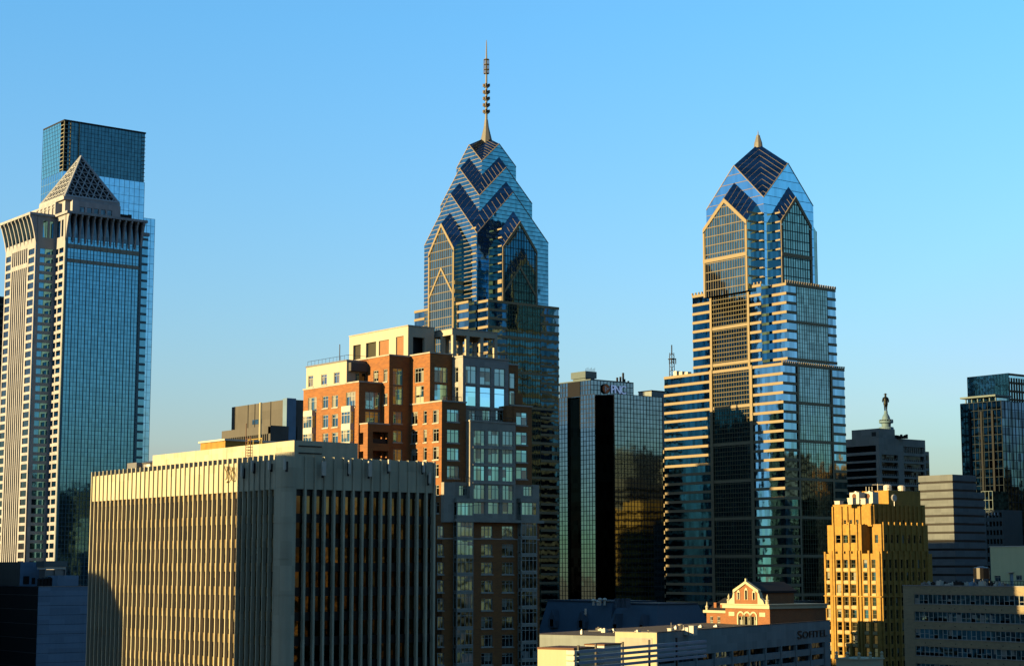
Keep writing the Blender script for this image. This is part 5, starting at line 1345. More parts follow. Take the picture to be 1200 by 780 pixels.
def gable_hall():
    D = 480
    X0, Y0, _ = atD(902, 713, D)
    yn = yX(850, 712, X0); zc = zv(707.5, X0, Y0)
    r = thing('gabled_brick_hall', 'ornate old red brick hall with white cornice, arched windows and small pediment, sunlit', 'hall', X0, Y0)
    z1 = zv(713, X0, Y0); xe = X0+22
    aw = [tuple(sorted((yX(u0, 720, X0), yX(u1, 720, X0)))) for u0, u1 in ((865.5, 871.3), (873, 878.8), (880.5, 886.3))]
    zs = zv(721, X0, yn); zo = zv(735, X0, yn)
    hw = [(a, b, zo, zs) for a, b in aw]
    m = MB(); wall_grid(m, 'W', X0, Y0, yn, 0, z1, hw, .5); m.box(X0+.51, xe, Y0, yn, 0, z1); m.build('wall', M['oldbrick'], r)
    m = MB(); m.box(X0-.7, xe, Y0-.5, yn+.5, z1+.003, zc-.3); m.box(X0-1.1, xe+.2, Y0-.8, yn+.8, zc-.297, zc); m.build('cornice', M['cream'], r)
    for a, b in aw:
        o = MB().fb('W', X0, a, b, zo, zs, -.4, -.35).build('arched_window', M['g_oliveb'], r)
        f = MB(); c = (a+b)/2; rr = (b-a)/2
        pts = [(math.cos(t), math.sin(t)) for t in [math.pi*i/8 for i in range(9)]]
        for (p0, q0), (p1, q1) in zip(pts, pts[1:]): f.extrude([(X0-.003, c+rr*p0, zs+rr*q0), (X0-.003, c+rr*p1, zs+rr*q1), (X0-.003, c+rr*p1*1.5, zs+rr*q1*1.5), (X0-.003, c+rr*p0*1.5, zs+rr*q0*1.5)], (-.2, 0, 0))
        f.fb('W', X0, a-.45, a, zo, zs, .003, .2); f.fb('W', X0, b, b+.45, zo, zs, .003, .2); f.fb('W', X0, c-.1, c+.1, zo, zs, -.34, -.2)
        f.build('surround', M['cream'], o)
    # pediment
    xa, y0, y1 = X0+.1, yX(888, 700, X0), yX(861, 700, X0); yc = (y0+y1)/2; ze = zv(692.3, X0, yc); zg = zv(683.5, X0, yc)
    m = MB(); m.extrude([(xa, y0, zc), (xa, y1, zc), (xa, y1, ze), (xa, yc, zg), (xa, y0, ze)], (14, 0, 0)); pd = m.build('pediment', M['oldbrick'], r)
    m = MB()
    for a in (y0, y1): m.extrude([(xa-.4, a*1.0+(a-yc)*.1, ze-.5), (xa-.4, yc, zg+.0), (xa-.4, yc, zg+.75), (xa-.4, a+(a-yc)*.1, ze+.35)], (1.1, 0, 0))
    for a in (y0, y1): rfm = MB().extrude([(xa+.75, a+(a-yc)*.1, ze-.5+.003), (xa+.75, yc, zg+.003), (xa+.75, yc, zg+.5), (xa+.75, a+(a-yc)*.1, ze+.1)], (14, 0, 0)).build('pediment_roof', M['roofdark'], pd)
    for s_, a in ((-1, y0), (1, y1)):
        m.extrude([(xa-.2, a, zc), (xa-.2, a+s_*2.4, zc), (xa-.2, a+s_*2.0, zc+.9), (xa-.2, a+s_*.9, zc+1.6), (xa-.2, a+s_*.5, zc+3), (xa-.2, a, zc+3.4)], (1.2, 0, 0))
    m.fb('W', xa, yc-.25, yc+.25, zg+.5, zg+1.4, -.3, .3)
    m.build('verge', M['cream'], pd)
    for k, a in enumerate((yc-2.9, yc, yc+2.9)):
        hgt = 2.4 if k == 1 else 1.8
        o = MB().fb('W', xa, a-.38, a+.38, zc+1.2, zc+1.2+hgt, .01, .05).build('attic_window', M['g_oliveb'], pd)
        f = MB(); f.fb('W', xa, a-.6, a-.38, zc+1.0, zc+1.2+hgt, .003, .15); f.fb('W', xa, a+.38, a+.6, zc+1.0, zc+1.2+hgt, .003, .15); f.extrude([(xa-.003, a-.6, zc+1.2+hgt), (xa-.003, a+.6, zc+1.2+hgt), (xa-.003, a+.35, zc+1.7+hgt), (xa-.003, a, zc+1.95+hgt), (xa-.003, a-.35, zc+1.7+hgt)], (-.15, 0, 0))
        f.build('surround', M['cream'], o)
    for a in (Y0+1, yn-1.2): MB().lathe(X0+.2, a, [(.5, zc), (.5, zc+.8), (.7, zc+.9), (.25, zc+1.3), (.35, zc+1.8), (.05, zc+2.6)], 10).build('finial', M['cream'], r)
    for u in (857.5, 893.5): a = yX(u, 713, X0); MB().fb('W', X0, a-1.1, a+1.1, z1-2.1, z1-1.0, .003, .12).build('plaque', M['cream'], r)
    # left wing
    zl = zv(718, X0+2, yn); yl = yX(828, 718, X0+2)
    q = thing('brick_hall_annex', 'lower red brick annex with pale cornice left of the gabled hall', 'annex', X0+2, yn)
    hw = [tuple(sorted((yX(a, 724, X0+2), yX(b, 724, X0+2))))+(zl-5, zl-1) for a, b in ((832, 835.5), (840.5, 844))]
    m = MB(); wall_grid(m, 'W', X0+2, yn+.6, yl, 0, zl, hw, .4); m.box(X0+2.41, X0+14, yn+.6, yl, 0, zl); m.build('wall', M['oldbrick'], q)
    for h in hw: window(q, 'W', X0+2, *h, cols=2, fm=M['paint'])
    MB().box(X0+1.3, X0+14, yn+.85, yl+.7, zl+.003, zl+.7).build('cornice', M['cream'], q)
    MB().extrude([(X0+2, yn+.9, zl+.703), (X0+2, yl+.5, zl+.703), (X0+7, yl-2, zl+4), (X0+7, yn+.9, zl+4)], (6, 0, 0)).build('roof', M['roofdark'], q)
    for a in (yX(838, 712, X0+3), yX(845.5, 712, X0+3)): MB().box(X0+3, X0+3.9, a-.5, a+.5, zl+.7, zv(705.5 if a > yX(840, 712, X0+3) else 707, X0+3, a)).build('chimney', M['oldbrick'], q)
    MB().lathe(X0+2.2, yl, [(.4, zl+.7), (.4, zl+1.4), (.55, zl+1.5), (.2, zl+2.1), (.05, zl+3.0)], 10).build('finial', M['cream'], q)
    # roofs behind and to the right
    XB, YB, zB = atD(903, 706, 566)
    q = thing('dark_roof_building', 'long black roofed building with chimneys and rooftop ducts right of the gabled hall', 'building', XB, YB)
    xe2 = xY(968, 712, YB)
    MB().box(XB+1, xe2, YB, YB+16, 0, zB).build('wall', M['roofdark'], q)
    MB().box(XB, xe2+.3, YB-.5, YB+16, zB+.003, zB+.4).build('roof', M['roofdark'], q)
    cx = xY(900.8, 686, YB+2); MB().box(cx-.9, cx+.9, YB+1, YB+2.6, zB-4, zv(683, cx, YB+2)).build('chimney', M['deco'], q)
    MB().box(cx-1.1, cx+1.1, YB+.8, YB+2.8, zv(683, cx, YB+2)+.003, zv(683, cx, YB+2)+.4).build('chimney_cap', M['cream'], q)
    x, y, z = atD(905.5, 689, 568); yy = yX(898.8, 689, x)
    t = thing('white_plant_box', 'tall white plant box beside the ducts behind the brick hall', 'plant box', x, y, zB)
    MB().box(x, x+3, y, yy, zB, z).build('housing', M['paint'], t)
    MB().box(x-.1, x-.003, y+.4, yy-.4, zB+2.0, zB+3.2).build('louvre', M['darkmetal'], t)
    dct = MB()
    for k in range(6):
        x = xY(910+3.0*k, 696, YB+3); zz = zv(688+.3*k, x, YB+3)
        dct.bar((x, YB+3, zB), (x, YB+3, zz), .38, seg=8); dct.bar((x, YB+3, zz), (x+.8, YB+3, zz-.3), .38, seg=8)
        dct.bar((x-.8, YB+1.8, zB), (x-.8, YB+1.8, zz-2.2), .3, seg=8)
    dct.build('duct', M['metaldk'], q)
    for k in range(7): MB().bar((xY(906.6, 700, YB+2), YB+2, zB+.4+.9*k), (xY(908.8, 700, YB+2), YB+2, zB+.4+.9*k), .08, seg=4).build('ladder_rung', M['metal'], q)
    # hip roof with white eave, white unit, sloping pipe
    XH, YH, zH = atD(956, 722, 590)
    q = thing('hipped_roof_house', 'black hipped roof with a bright white eave and two chimneys behind the lettered hotel', 'house', XH, YH)
    y1 = yX(918, 722, XH); z0 = zv(723.5, XH, YH)
    XR = xY(968, 722, YH)
    MB().box(XH+.5, XR-.3, YH+.5, y1-.5, 0, z0-.503).build('wall', M['cream'], q)
    MB().box(XH, XR, YH, y1, z0-.5, z0).build('eave', M['paint'], q)
    wd = XR-XH; zr = zv(712.5, XH+wd*.4, YH+4); m = MB()
    b = [(XH, YH, z0+.003), (XR, YH, z0+.003), (XR, y1, z0+.003), (XH, y1, z0+.003)]; t_ = [(XH+wd*.4, YH+3, zr), (XH+wd*.6, YH+3, zr), (XH+wd*.6, y1-5, zr), (XH+wd*.4, y1-5, zr)]
    for i in range(4): j = (i+1) % 4; m.poly([b[i], b[j], t_[j], t_[i]])
    m.poly(t_); m.poly(b); m.build('roof', M['roofdark'], q)
    x, y, z = atD(945, 711.5, 596); MB().box(x-.7, x+.7, y-.5, y+.5, z0+1, z+.2).build('chimney', M['hotelconc'], q)
    x, y, z = atD(954, 711, 588)
    t = thing('rooftop_air_unit', 'bright white air unit with side arm near the right end of the hipped roof', 'air unit', x, y, z0)
    MB().box(x-.9, x+.5, y, y+1.2, z0, z).box(x-1.8, x-.9, y+.2, y+1, z-1.6, z-.3).build('housing', M['paint'], t)
    x, y, z = atD(963, 712.5, 588); MB().box(x-.3, x+.4, y, y+.6, z-.2, z+.4).bar((x-2.4, y-2, z0-1), (x+2.2, y+1.5, z), .1, seg=4).build('flue', M['metal'], t)
M['roofdark'] = plain('black_roofing', (.018, .018, .02), .8)
M['metaldk'] = plain('weathered_duct', (.09, .09, .09), .55, .4)
gable_hall()

def cream_parapet():
    X0, Y0, z0 = atD(1007, 773, 330)
    r = thing('cream_parapet_building', 'sunlit cream parapet with small round finials at the bottom edge below the buff tower', 'building', X0, Y0)
    yn = yX(979.5, 774, X0); xe = xY(1035, 773.5, Y0)
    MB().box(X0, xe, Y0, yn, 0, z0).build('wall', M['cream'], r)
    MB().box(X0-.2, xe+.2, Y0-.2, yn+.2, z0+.003, z0+.25).build('coping', M['cream'], r)
    for uu, F in ((992.8, 'W'), (1006.5, 'C'), (1020, 'S'), (1033.5, 'S'), (980.5, 'W')):
        if F == 'W': x, y = X0+.2, yX(uu, 772, X0+.2)
        elif F == 'C': x, y = X0+.25, Y0+.25
        else: y = Y0+.2; x = xY(uu, 772, y)
        MB().lathe(x, y, [(.3, z0+.25), (.3, z0+.8), (.15, z0+.85), (.32, z0+1.05), (.28, z0+1.3), (.03, z0+1.45)], 10).build('finial', M['cream'], r)
    x, y, z = atD(1016.5, 770, 334); MB().box(x-1.7, x+.3, y, y+1, z0, z).build('hatch', M['cream'], r)
cream_parapet()

# ------------------------------------------------------------------ blocks on the left
def left_blocks():
    X0, Y0, z0 = atD(45, 687, 440)
    r = thing('blue_panel_block', 'low block with plain blue-grey panelled side and other side blackened for shade, lower left corner', 'building', X0, Y0)
    yn = yX(-40, 690, X0); xe = xY(104, 688, Y0)
    MB().box(X0+.2, xe+6, Y0+.003, yn, 0, z0-.02).build('dark_wall', M['shadewall'], r)  # west wall coloured black for the shade it stands in
    m = MB(); fl = 2.3; z = z0
    while z > 0: m.box(X0, xe+6, Y0-.25, Y0, z-fl+.07, z); z -= fl
    m.build('panel_wall', M['bluegrey'], r)
    xa, xb = xY(65.5, 680, Y0+1), xY(90, 680, Y0+1); MB().box(xa, xb, Y0+.0, Y0+6, z0+.003, zv(674, xa, Y0)).build('stair_head', M['bluegrey'], r)
    m = MB(); z = z0-2
    while z > 20: m.box(X0+.12, X0+.197, Y0+.5, yn, z-.12, z); z -= 3.5
    m.build('floor_line', M['darkconc'], r)
    MB().box(X0-.1, xe+6, Y0-.35, Y0+.3, z0+.003, z0+.15).build('coping', M['metal'], r)
    px, py, pz = atD(24, 658, 452)
    q = MB(); q.box(px, xY(47, 659, py), py, yX(-40, 657, px), z0, pz).build('penthouse', M['bluegrey'], r)
    MB().box(px-.1, px-.003, py+.05, yX(-40, 657, px), z0+.1, pz).build('penthouse_shade_side', M['darkconc'], r)  # dark skin puts shade into the penthouse's west side
    for u0, u1, v0, v1 in ((27, 34, 674.5, 684), (37, 41, 676.5, 684)):
        MB().box(xY(u0, 680, py), xY(u1, 680, py), py-.1, py-.003, zv(v1, px, py), zv(v0, px, py)).build('hatch', M['darkmetal'], r)
    cx, cy, cz = atD(66, 657, 450)
    t = thing('rooftop_cooling_tower', 'boxy metal cooling tower with louvred band on the low blue-grey block', 'cooling tower', cx, cy, z0)
    x1 = xY(79, 657, cy); y1 = yX(50, 656, cx); y1 = cy+5; cx0 = xY(52, 657, cy)
    MB().box(cx0, x1, cy, y1, zv(663.5, cx, cy), cz).build('hood', M['green_metal'], t)
    MB().box(cx0+.2, x1-.2, cy+.2, y1-.2, zv(666.5, cx, cy)-.002, zv(663.5, cx, cy)-.003).build('rim', M['paint'], t)
    m = MB()
    for k in range(3): a = cx0+.3+(x1-cx0-.8)*k/2; m.box(a, a+.3, cy+.1, cy+.4, z0, zv(666.5, cx, cy)-.005)
    m.box(cx0+.6, x1-.5, cy+.6, y1-.6, z0, zv(667, cx, cy)); m.build('stand', M['metal'], t)
    rnd = random.Random(5)
    for k in range(5):
        x, y, z = atD(46+4*k, 680-rnd.uniform(0, 4), 446)
        tag(MB().lathe(x, y, [(.5, z0), (.5, z-.3), (.7, z-.2), (.2, z+.2)], 8).build('roof_vent', M['darkmetal'], None), 'small dark round vent on the low blue-grey block roof', 'vent', 'vents on the blue-grey block roof')
    # dark granite block behind the finned slab
    X1, Y1, z1 = atD(337, 467.6, 480)
    r = thing('dark_granite_block', 'dark grey windowless-topped block between the finned slab and the brick tower', 'office building', X1, Y1)
    yn = yX(271.7, 477, X1)
    zl = zv(496.5, X1-6, Y1); 
    mm = MB(); mm.box(X1, X1+26, Y1, yn, 0, z1); mm.build('upper_block', M['darkconc'], r)
    for uu in (275.5, 291, 299, 304, 317.5): a = yX(uu, 480, X1); MB().fb('W', X1, a-.12, a+.12, zl, z1+.01, .003, .12).build('panel_rib', M['darkmetal'], r)
    MB().box(X1-.5, X1+2.4, Y1-.5, Y1-.003, 0, z1+.3).box(X1-.5, X1-.003, Y1, Y1+1.6, 0, z1+.3).build('corner_pier', M['bluegrey'], r)
    a0, a1 = yX(307, 493, X1), yX(296, 493, X1); MB().fb('W', X1, a0, a1, zv(496, X1, a0), zv(490.5, X1, a0), .003, .1).build('louvre', M['g_dark2'], r)
    xs = X1-5.6; ys = onX(317, 497, xs)[1]; zz = zv(498, xs, ys); yl = yX(260, 501, xs)
    n = 24; wz1 = zv(507.5, xs, ys); wz0 = zv(516, xs, ys)
    hw = [(ys+1+(yl-ys-2)*i/n+.1, ys+1+(yl-ys-2)*(i+1)/n-.25, wz0, wz1) for i in range(n)]
    m = MB(); wall_grid(m, 'W', xs, ys, yl, wz0-8, zz, hw, .6); m.box(xs+.61, X1-.003, ys, yl, wz0-8, zz-.01); m.box(xs, X1-.6, Y1+.5, ys-.003, wz1, zz-.3)
    m.build('lower_block', M['darkconc'], r); MB().fb('W', xs, ys+.5, yl-.5, wz0, wz1, -.55, -.5).build('window_band', M['g_dark'], r)
    m = MB(); 
    for i in range(5): x = X1+3+4*i; m.box(x, x+.5, Y1-.4, Y1-.003, 60, zv(512, X1, Y1)+3)
    m.build('south_fin', M['darkconc'], r)
    # tan flue in front
    x, y, z = atD(305.5, 471.5, 462)
    tag(MB().bar((x, y, 80), (x, y, z), .38, seg=8).build('flue_pipe', M['cream'], None), 'tall thin tan flue pipe rising in front of the dark grey block', 'flue')
    # far dark tower at the left edge
    X2, Y2, z2 = atD(-22, 345, 1000)
    r = thing('dark_far_tower', 'sliver of a black tower at the left edge beside the stone tower', 'skyscraper', X2, Y2)
    xe = xY(5, 346, Y2); MB().box(X2, xe, Y2, Y2+30, 0, z2).build('wall', M['black'], r)
    m = MB(); z = z2
    while z > 60: m.fb('S', Y2, X2, xe, z-1.2, z, .003, .2); z -= 4
    m.build('storey_band', M['darkconc'], r)
M['shadewall'] = plain('shade_black_wall', (.012, .012, .016), .8)
left_blocks()

# ------------------------------------------------------------------ slate-roofed block (centre bottom)
def slate_block():
    r = None
    X0, Y0, z0 = atD(702, 706, 560)
    r = thing('slate_roofed_block', 'low block with steep blue slate roof and dormers under the mirror-glass office', 'building', X0, Y0)
    def hip(u0, u1, vt, vb, D, ins, name):
        x, y, zt = atD(u1, vb, D); yn = yX(u0, vb, x); zb = zv(vb, x, y); zt = zv(vt, x, y); W_ = 26
        b = [(x, y, zb), (x+W_, y, zb), (x+W_, yn, zb), (x, yn, zb)]; i_ = ins
        t = [(x+i_, y+i_, zt), (x+W_-i_, y+i_, zt), (x+W_-i_, yn-i_*.3, zt), (x+i_, yn-i_*.3, zt)]
        m = MB()
        for i in range(4): j = (i+1) % 4; m.poly([b[i], b[j], t[j], t[i]])
        m.poly(t); m.poly(b); m.build('roof', M['slate'], r)
        MB().box(x+.3, x+W_, y+.3, yn, 0, zb-.003).build('wall', M['slatewall'], r)
        MB().box(x+i_-.3, x+W_-i_, y+i_-.3, yn, zt+.003, zt+.35).build('ridge_cap', M['slatewall'], r)
        return x, y, yn, zb, zt
    x, y, yn, zb, zt = hip(630, 716, 705.5, 748, 566, 3.5, 'a')
    for uu in (647, 681): 
        a = yX(uu, 728, x); dz = (zt-zb)
        m = MB(); m.extrude([(x-.2, a-2, zb+dz*.25), (x-.2, a+2, zb+dz*.25), (x-.2, a+1.9, zb+dz*.45), (x-.2, a, zb+dz*.75), (x-.2, a-1.9, zb+dz*.45)], (4.5, 0, 0)); o = m.build('dormer', M['slatelite'], r)
        MB().fb('W', x-.2, a-.8, a+.8, zb+dz*.28, zb+dz*.48, .003, .06).build('window', M['g_black'], o)
    x2, y2, yn2, zb2, zt2 = hip(708, 770, 708.5, 750, 548, 4.5, 'b')
    for uu in (721, 752):
        a = yX(uu, 730, x2); dz = zt2-zb2
        m = MB(); m.extrude([(x2-.2, a-1.8, zb2+dz*.25), (x2-.2, a+1.8, zb2+dz*.25), (x2-.2, a, zb2+dz*.72)], (4.5, 0, 0)); o = m.build('dormer', M['slatelite'], r)
        MB().fb('W', x2-.2, a-.6, a+.6, zb2+dz*.27, zb2+dz*.42, .003, .06).build('window', M['g_black'], o)
    m = MB()
    for k in range(10):
        a = yX(640+k*8.0, 752, x); MB().fb('W', x+.3, a-.8, a+.8, zb-3.6, zb-1.2, .003, .06).build('window', M['g_black'], r)
    for i, (uu, vv) in enumerate(((695.5, 703.5), (700.5, 705), (703, 702.5), (708.5, 702.5))):
        px, py, pz = atD(uu, vv, 572)
        tag(MB().lathe(px, py, [(.4, zt-1), (.4, pz-.2), (.75, pz), (.6, pz+.5), (.1, pz+.7)], 10).build('roof_vent', M['paint'], None), 'small pale round-capped vent on the blue slate roof', 'vent', 'round vents on the slate roof')
    for i, uu in enumerate((724.5, 730.5, 734.5)):
        px, py, pz = atD(uu, 702, 560)
        tag(MB().box(px-.9, px+.9, py-.7, py+.7, zt2-1, pz).box(px-1.05, px+1.05, py-.85, py+.85, pz+.003, pz+.3).build('chimney_stack', M['slatelite'], None), 'blue-grey chimney stack on the right part of the slate roof', 'chimney', 'chimneys on the slate roof')
    px, py, _ = atD(686, 714, 552)
    tag(MB().bar((px, py, zv(719.5, px, py)), (px, py, zv(712.5, px, py)), .35, seg=8).bar((px, py, zv(719.5, px, py)-.0), (px+3, py+3, zv(719.5, px, py)-.6), .15, seg=6).build('steam_pipe', M['paint'], None), 'short white pipe sticking out of the slate roof', 'pipe')
M['slatewall'] = plain('slate_wall', (.05, .085, .13), .7)
M['slatelite'] = plain('dormer_slate', (.08, .13, .19), .6)
slate_block()

# ------------------------------------------------------------------ right-hand background
def right_background():
    # grey office in front of the statue
    X0, Y0, z0 = atD(1030, 512, 900)
    r = thing('grey_recessed_office', 'grey concrete office with deep dark window bands in front of the statue', 'office building', X0, Y0)
    yn = yX(985, 516, X0); xe = xY(1084, 512, Y0)
    rowz = [(zv(521, X0, Y0), zv(528.5, X0, Y0))]+[(zv(531.8+9.1*k, X0, Y0), zv(538.5+9.1*k, X0, Y0)) for k in range(16)]
    hw, hs2 = [], []
    for k, (a, b) in enumerate(rowz):
        if b < 2: break
        hw.append((yX(1026.5, 530, X0), yn-1, b, a))
        if k: hs2.append((xY(1033, 530, Y0), xY(1052.3, 530, Y0), b, a))
        hs2.append((xY(1059, 530, Y0), xY(1083, 530, Y0), b, a))
    m = MB(); wall_grid(m, 'W', X0, Y0, yn, 0, z0, hw, 1.2); wall_grid(m, 'S', Y0, X0+1.2, xe, 0, z0, hs2, 1.2); m.box(X0+2.6, xe, Y0+2.6, yn, 0, z0-.01); m.build('wall', M['greyconc2'], r)
    MB().box(X0+1.21, X0+2, Y0+1.5, yn-.5, 0, z0-1).box(X0+2.01, xe-.3, Y0+1.3, Y0+2, 0, z0-1).build('window_band', M['g_black'], r)
    m = MB()
    for k, (a, b) in enumerate(rowz):
        if b < 60: break
        for i in range(9): x = xY(1034+2.2*i, 530, Y0); m.box(x, x+.4, Y0+.4, Y0+.7, b, b+(a-b)*(.35 if k else .0)+.01)
        for i in range(11): x = xY(1060+2.2*i, 530, Y0); m.box(x, x+.4, Y0+.4, Y0+.7, b, b+(a-b)*(.35 if k else .9)+.01)
    m.build('balustrade', M['greyconc2'], r)
    x1 = xY(1088.6, 529, Y0+2); MB().box(xe+.003, x1, Y0+2, yn, 0, zv(529, x1, Y0+2)).build('east_step', M['greyconc2'], r)
    m = MB(); 
    for k in range(6): zz = zv(533+9.1*k, xe, Y0+2); m.box(xY(1085, 530, Y0+2), xY(1088, 530, Y0+2), Y0+1.8, Y0+1.997, zz-2.4, zz)
    m.build('east_window', M['g_black'], r)
    tx, ty, tz = atD(1030, 501.5, 915); MB().box(tx, xY(1048.5, 502.5, ty), ty, yX(998, 504, tx), z0-1, tz).build('penthouse', M['greyconc2'], r)
    MB().box(tx-.1, tx-.003, yX(1026.5, 507, tx), yX(1021.5, 507, tx), zv(510.5, tx, ty), zv(505.5, tx, ty)).build('hatch', M['black'], r)
    rnd = random.Random(9); m = MB()
    for k in range(7): x, y, z = atD(1050+2.1*k, 509.5, 908); m.box(x, x+.9, y, y+.9, z0-.1, z+rnd.uniform(-.4, .5))
    m.build('roof_plant', M['darkmetal'], r)
    # clock tower top with bronze statue
    cx, cy, _ = atD(1038.6, 500, 1090)
    t = thing('domed_tower', 'top of a pale blue domed tower carrying the dark statue, above the grey office', 'tower', cx, cy)
    Z = lambda v: zv(v, cx, cy)
    MB().lathe(cx, cy, [(8, 0), (8, Z(540)), (7, Z(530)), (5.2, Z(512)), (4.4, Z(500.5)), (3.2, Z(500))], 24).build('shaft', M['domestone'], t)
    MB().lathe(cx, cy, [(2.7, Z(500.5)), (2.9, Z(496)), (4.2, Z(495.6)), (4.4, Z(494)), (4.4, Z(493.3)), (2.6, Z(493))], 24).build('gallery', M['domestone'], t)
    m = MB()
    for k in range(16): a = 2*math.pi*k/16; m.bar((cx+4.1*math.cos(a), cy+4.1*math.sin(a), Z(494)), (cx+4.1*math.cos(a), cy+4.1*math.sin(a), Z(491.8)), .16, seg=4)
    m.lathe(cx, cy, [(4.25, Z(492)), (4.25, Z(491.5)), (3.9, Z(491.4))], 24); m.build('gallery_rail', M['domestone'], t)
    MB().lathe(cx, cy, [(2.5, Z(494)), (2.5, Z(490.5)), (2.2, Z(488)), (1.5, Z(485.5)), (1.05, Z(484)), (1.15, Z(483)), (1.0, Z(481.3))], 20).build('dome', M['domestone'], t)
    s = 1.0; zf = Z(481.4); H_ = Z(461)-zf; k = H_/1.9
    st_ = thing('bronze_statue', 'dark standing figure statue in a long coat on top of the pale domed tower', 'statue', cx, cy, zf)
    e = Vector((math.cos(AZ), -math.sin(AZ), 0)); f_ = Vector((-math.sin(AZ), -math.cos(AZ), 0))
    def q(a, z, c=0): return tuple(Vector((cx, cy, zf)) + e*a*k + f_*c*k + Vector((0, 0, z*k)))
    V = [(q(0, .98), .17), (q(0, 1.2), .19), (q(0, 1.42), .21), (q(0, 1.55), .1), (q(0, 1.66, .02), .11), (q(0, 1.78), .115), (q(.0, 1.86), .07),
         (q(.1, .75), .15), (q(.09, .45), .095), (q(.08, .1), .075), (q(.1, .02, .12), .06), (q(-.1, .75, .04), .15), (q(-.12, .45, .08), .095), (q(-.1, .1, .02), .075), (q(-.12, .02, .14), .06),
         (q(.24, 1.40), .095), (q(.33, 1.15, -.02), .075), (q(.30, .92, .05), .06), (q(-.24, 1.40), .095), (q(-.32, 1.18, .05), .075), (q(-.36, .95, .16), .06)]
    E = [(0,1),(1,2),(2,3),(3,4),(4,5),(5,6),(0,7),(7,8),(8,9),(9,10),(0,11),(11,12),(12,13),(13,14),(2,15),(15,16),(16,17),(2,18),(18,19),(19,20)]
    me = bpy.data.meshes.new('figure'); me.from_pydata([tuple(Vector(v)-Vector((cx, cy, zf))) for v, _ in V], E, []); me.update()
    o = bpy.data.objects.new('figure', me); COL.objects.link(o); o.parent = st_
    sk = o.modifiers.new('skin', 'SKIN'); 
    if not me.skin_vertices: pass
    for i, (_, rr) in enumerate(V): me.skin_vertices[0].data[i].radius = (rr*k, rr*k)
    me.skin_vertices[0].data[0].use_root = True
    o.modifiers.new('sub', 'SUBSURF').levels = 2; me.materials.append(M['bronze_d'])
    MB().lathe(*q(0, 0)[:2], [(.21*k, zf+.62*k), (.25*k, zf+.75*k), (.23*k, zf+1.0*k), (.24*k, zf+1.35*k), (.1*k, zf+1.5*k)], 12).build('coat', M['bronze_d'], st_)
    MB().lathe(*q(0, 0)[:2], [(.20*k, zf+1.80*k), (.20*k, zf+1.83*k), (.11*k, zf+1.84*k), (.10*k, zf+1.93*k)], 12).build('hat', M['bronze_d'], st_)
    # banded grey block
    X1, Y1, z1 = atD(1116, 555.5, 600)
    r = thing('banded_grey_block', 'blank grey block with thin dark horizontal grooves beside the buff tower', 'building', X1, Y1)
    yn = yX(1076, 557.5, X1); xe = xY(1144, 557, Y1); x2 = xY(1155, 576, Y1)
    pit = 9.9*600/2104; z = z1; m = MB(); m2 = MB(); k = 0
    while z > 1:
        h = pit-.75
        m.box(X1, xe, Y1, yn, z-h, z)
        if k >= 2: m.box(xe+.003, x2, Y1+.3, yn, z-h, z)
        z -= pit; k += 1
    m.build('concrete_band', M['greyconc'], r); MB().box(X1+.35, xe-.3, Y1+.35, yn-.3, 0, z1-.5).box(xe-.299, x2-.3, Y1+.65, yn-.3, 0, z1-2*pit-.5).build('groove_core', M['darkmetal'], r)
    # green glass tower and dark tower in front of it
    X2, Y2, z2 = atD(1182, 437, 800)
    r = thing('green_glass_tower', 'tall green glass tower at the right edge with a brownish right side', 'skyscraper', X2, Y2)
    yn = yX(1133.5, 443, X2); xe = X2+30
    MB().box(X2, xe, Y2, yn, 0, z2).build('glazing', M['g_grn2'], r)
    m = MB(); mullions(m, 'W', X2, Y2, yn, 60, z2, 1.6, 3.8, .12, .1); m.build('mullion', M['green_metal'], r)
    m = MB(); n = 16
    for i in range(n+1): x = X2+(xe-X2)*i/n; m.fb('S', Y2, x-.25, x+.25, 40, z2-2, .003, .35)
    z = z2
    while z > 40: m.fb('S', Y2, X2, xe, z-1.0, z, .003, .2); z -= 3.8
    m.build('brown_fin', M['brownfin'], r)
    zc = zv(510, X2, Y2); yq = yX(1172, 520, X2)
    m = MB(); z = zc
    while z > 50: m.fb('W', X2, Y2+.1, yn, z-1.6, z, .12, .3); z -= 3.8
    m.build('dark_spandrel', M['mulldark'], r)
    X3, Y3, z3 = atD(1173, 469, 760)
    r = thing('dark_glass_tower', 'dark glass tower with flat roof canopy standing before the green glass tower', 'skyscraper', X3, Y3)
    yn = yX(1125.5, 472, X3); MB().box(X3, X3+26, Y3, yn, 0, z3).build('glazing', M['g_darkt'], r)
    m = MB(); mullions(m, 'W', X3, Y3, yn, 40, z3, 2.4, 3.6, .22, .15); mullions(m, 'S', Y3, X3, X3+26, 40, z3, 2.4, 3.6, .22, .15); m.build('mullion', M['mullshade'], r)  # mullions darkened in place of a cast shadow
    for u in (1136, 1150, 1163): a = yX(u, 480, X3); MB().fb('W', X3, a-.5, a+.5, 0, z3-4, .16, .5).build('pier', M['mulldark'], r)
    ca = yX(1168, 462, X3-.5); cb = yX(1126.5, 464, X3-.5)
    MB().box(X3-1.5, X3+10, ca, cb, zv(464, X3, ca), zv(462, X3, ca)).build('canopy', M['green_metal'], r)
    for i in range(6): a = ca+1.5+(cb-ca-3)*i/5; MB().box(X3+.5, X3+1, a-.2, a+.2, z3, zv(464, X3, ca)).build('canopy_post', M['green_metal'], r)
    MB().box(X3+2, X3+9, ca+2, cb-3, z3, zv(464.3, X3, ca)-.2).build('roof_room', M['g_green'], r)
    # small far blocks
    X4, Y4, z4 = atD(1163, 575, 720)
    r = thing('teal_far_block', 'small teal glazed block peeking out right of the banded grey block', 'building', X4, Y4)
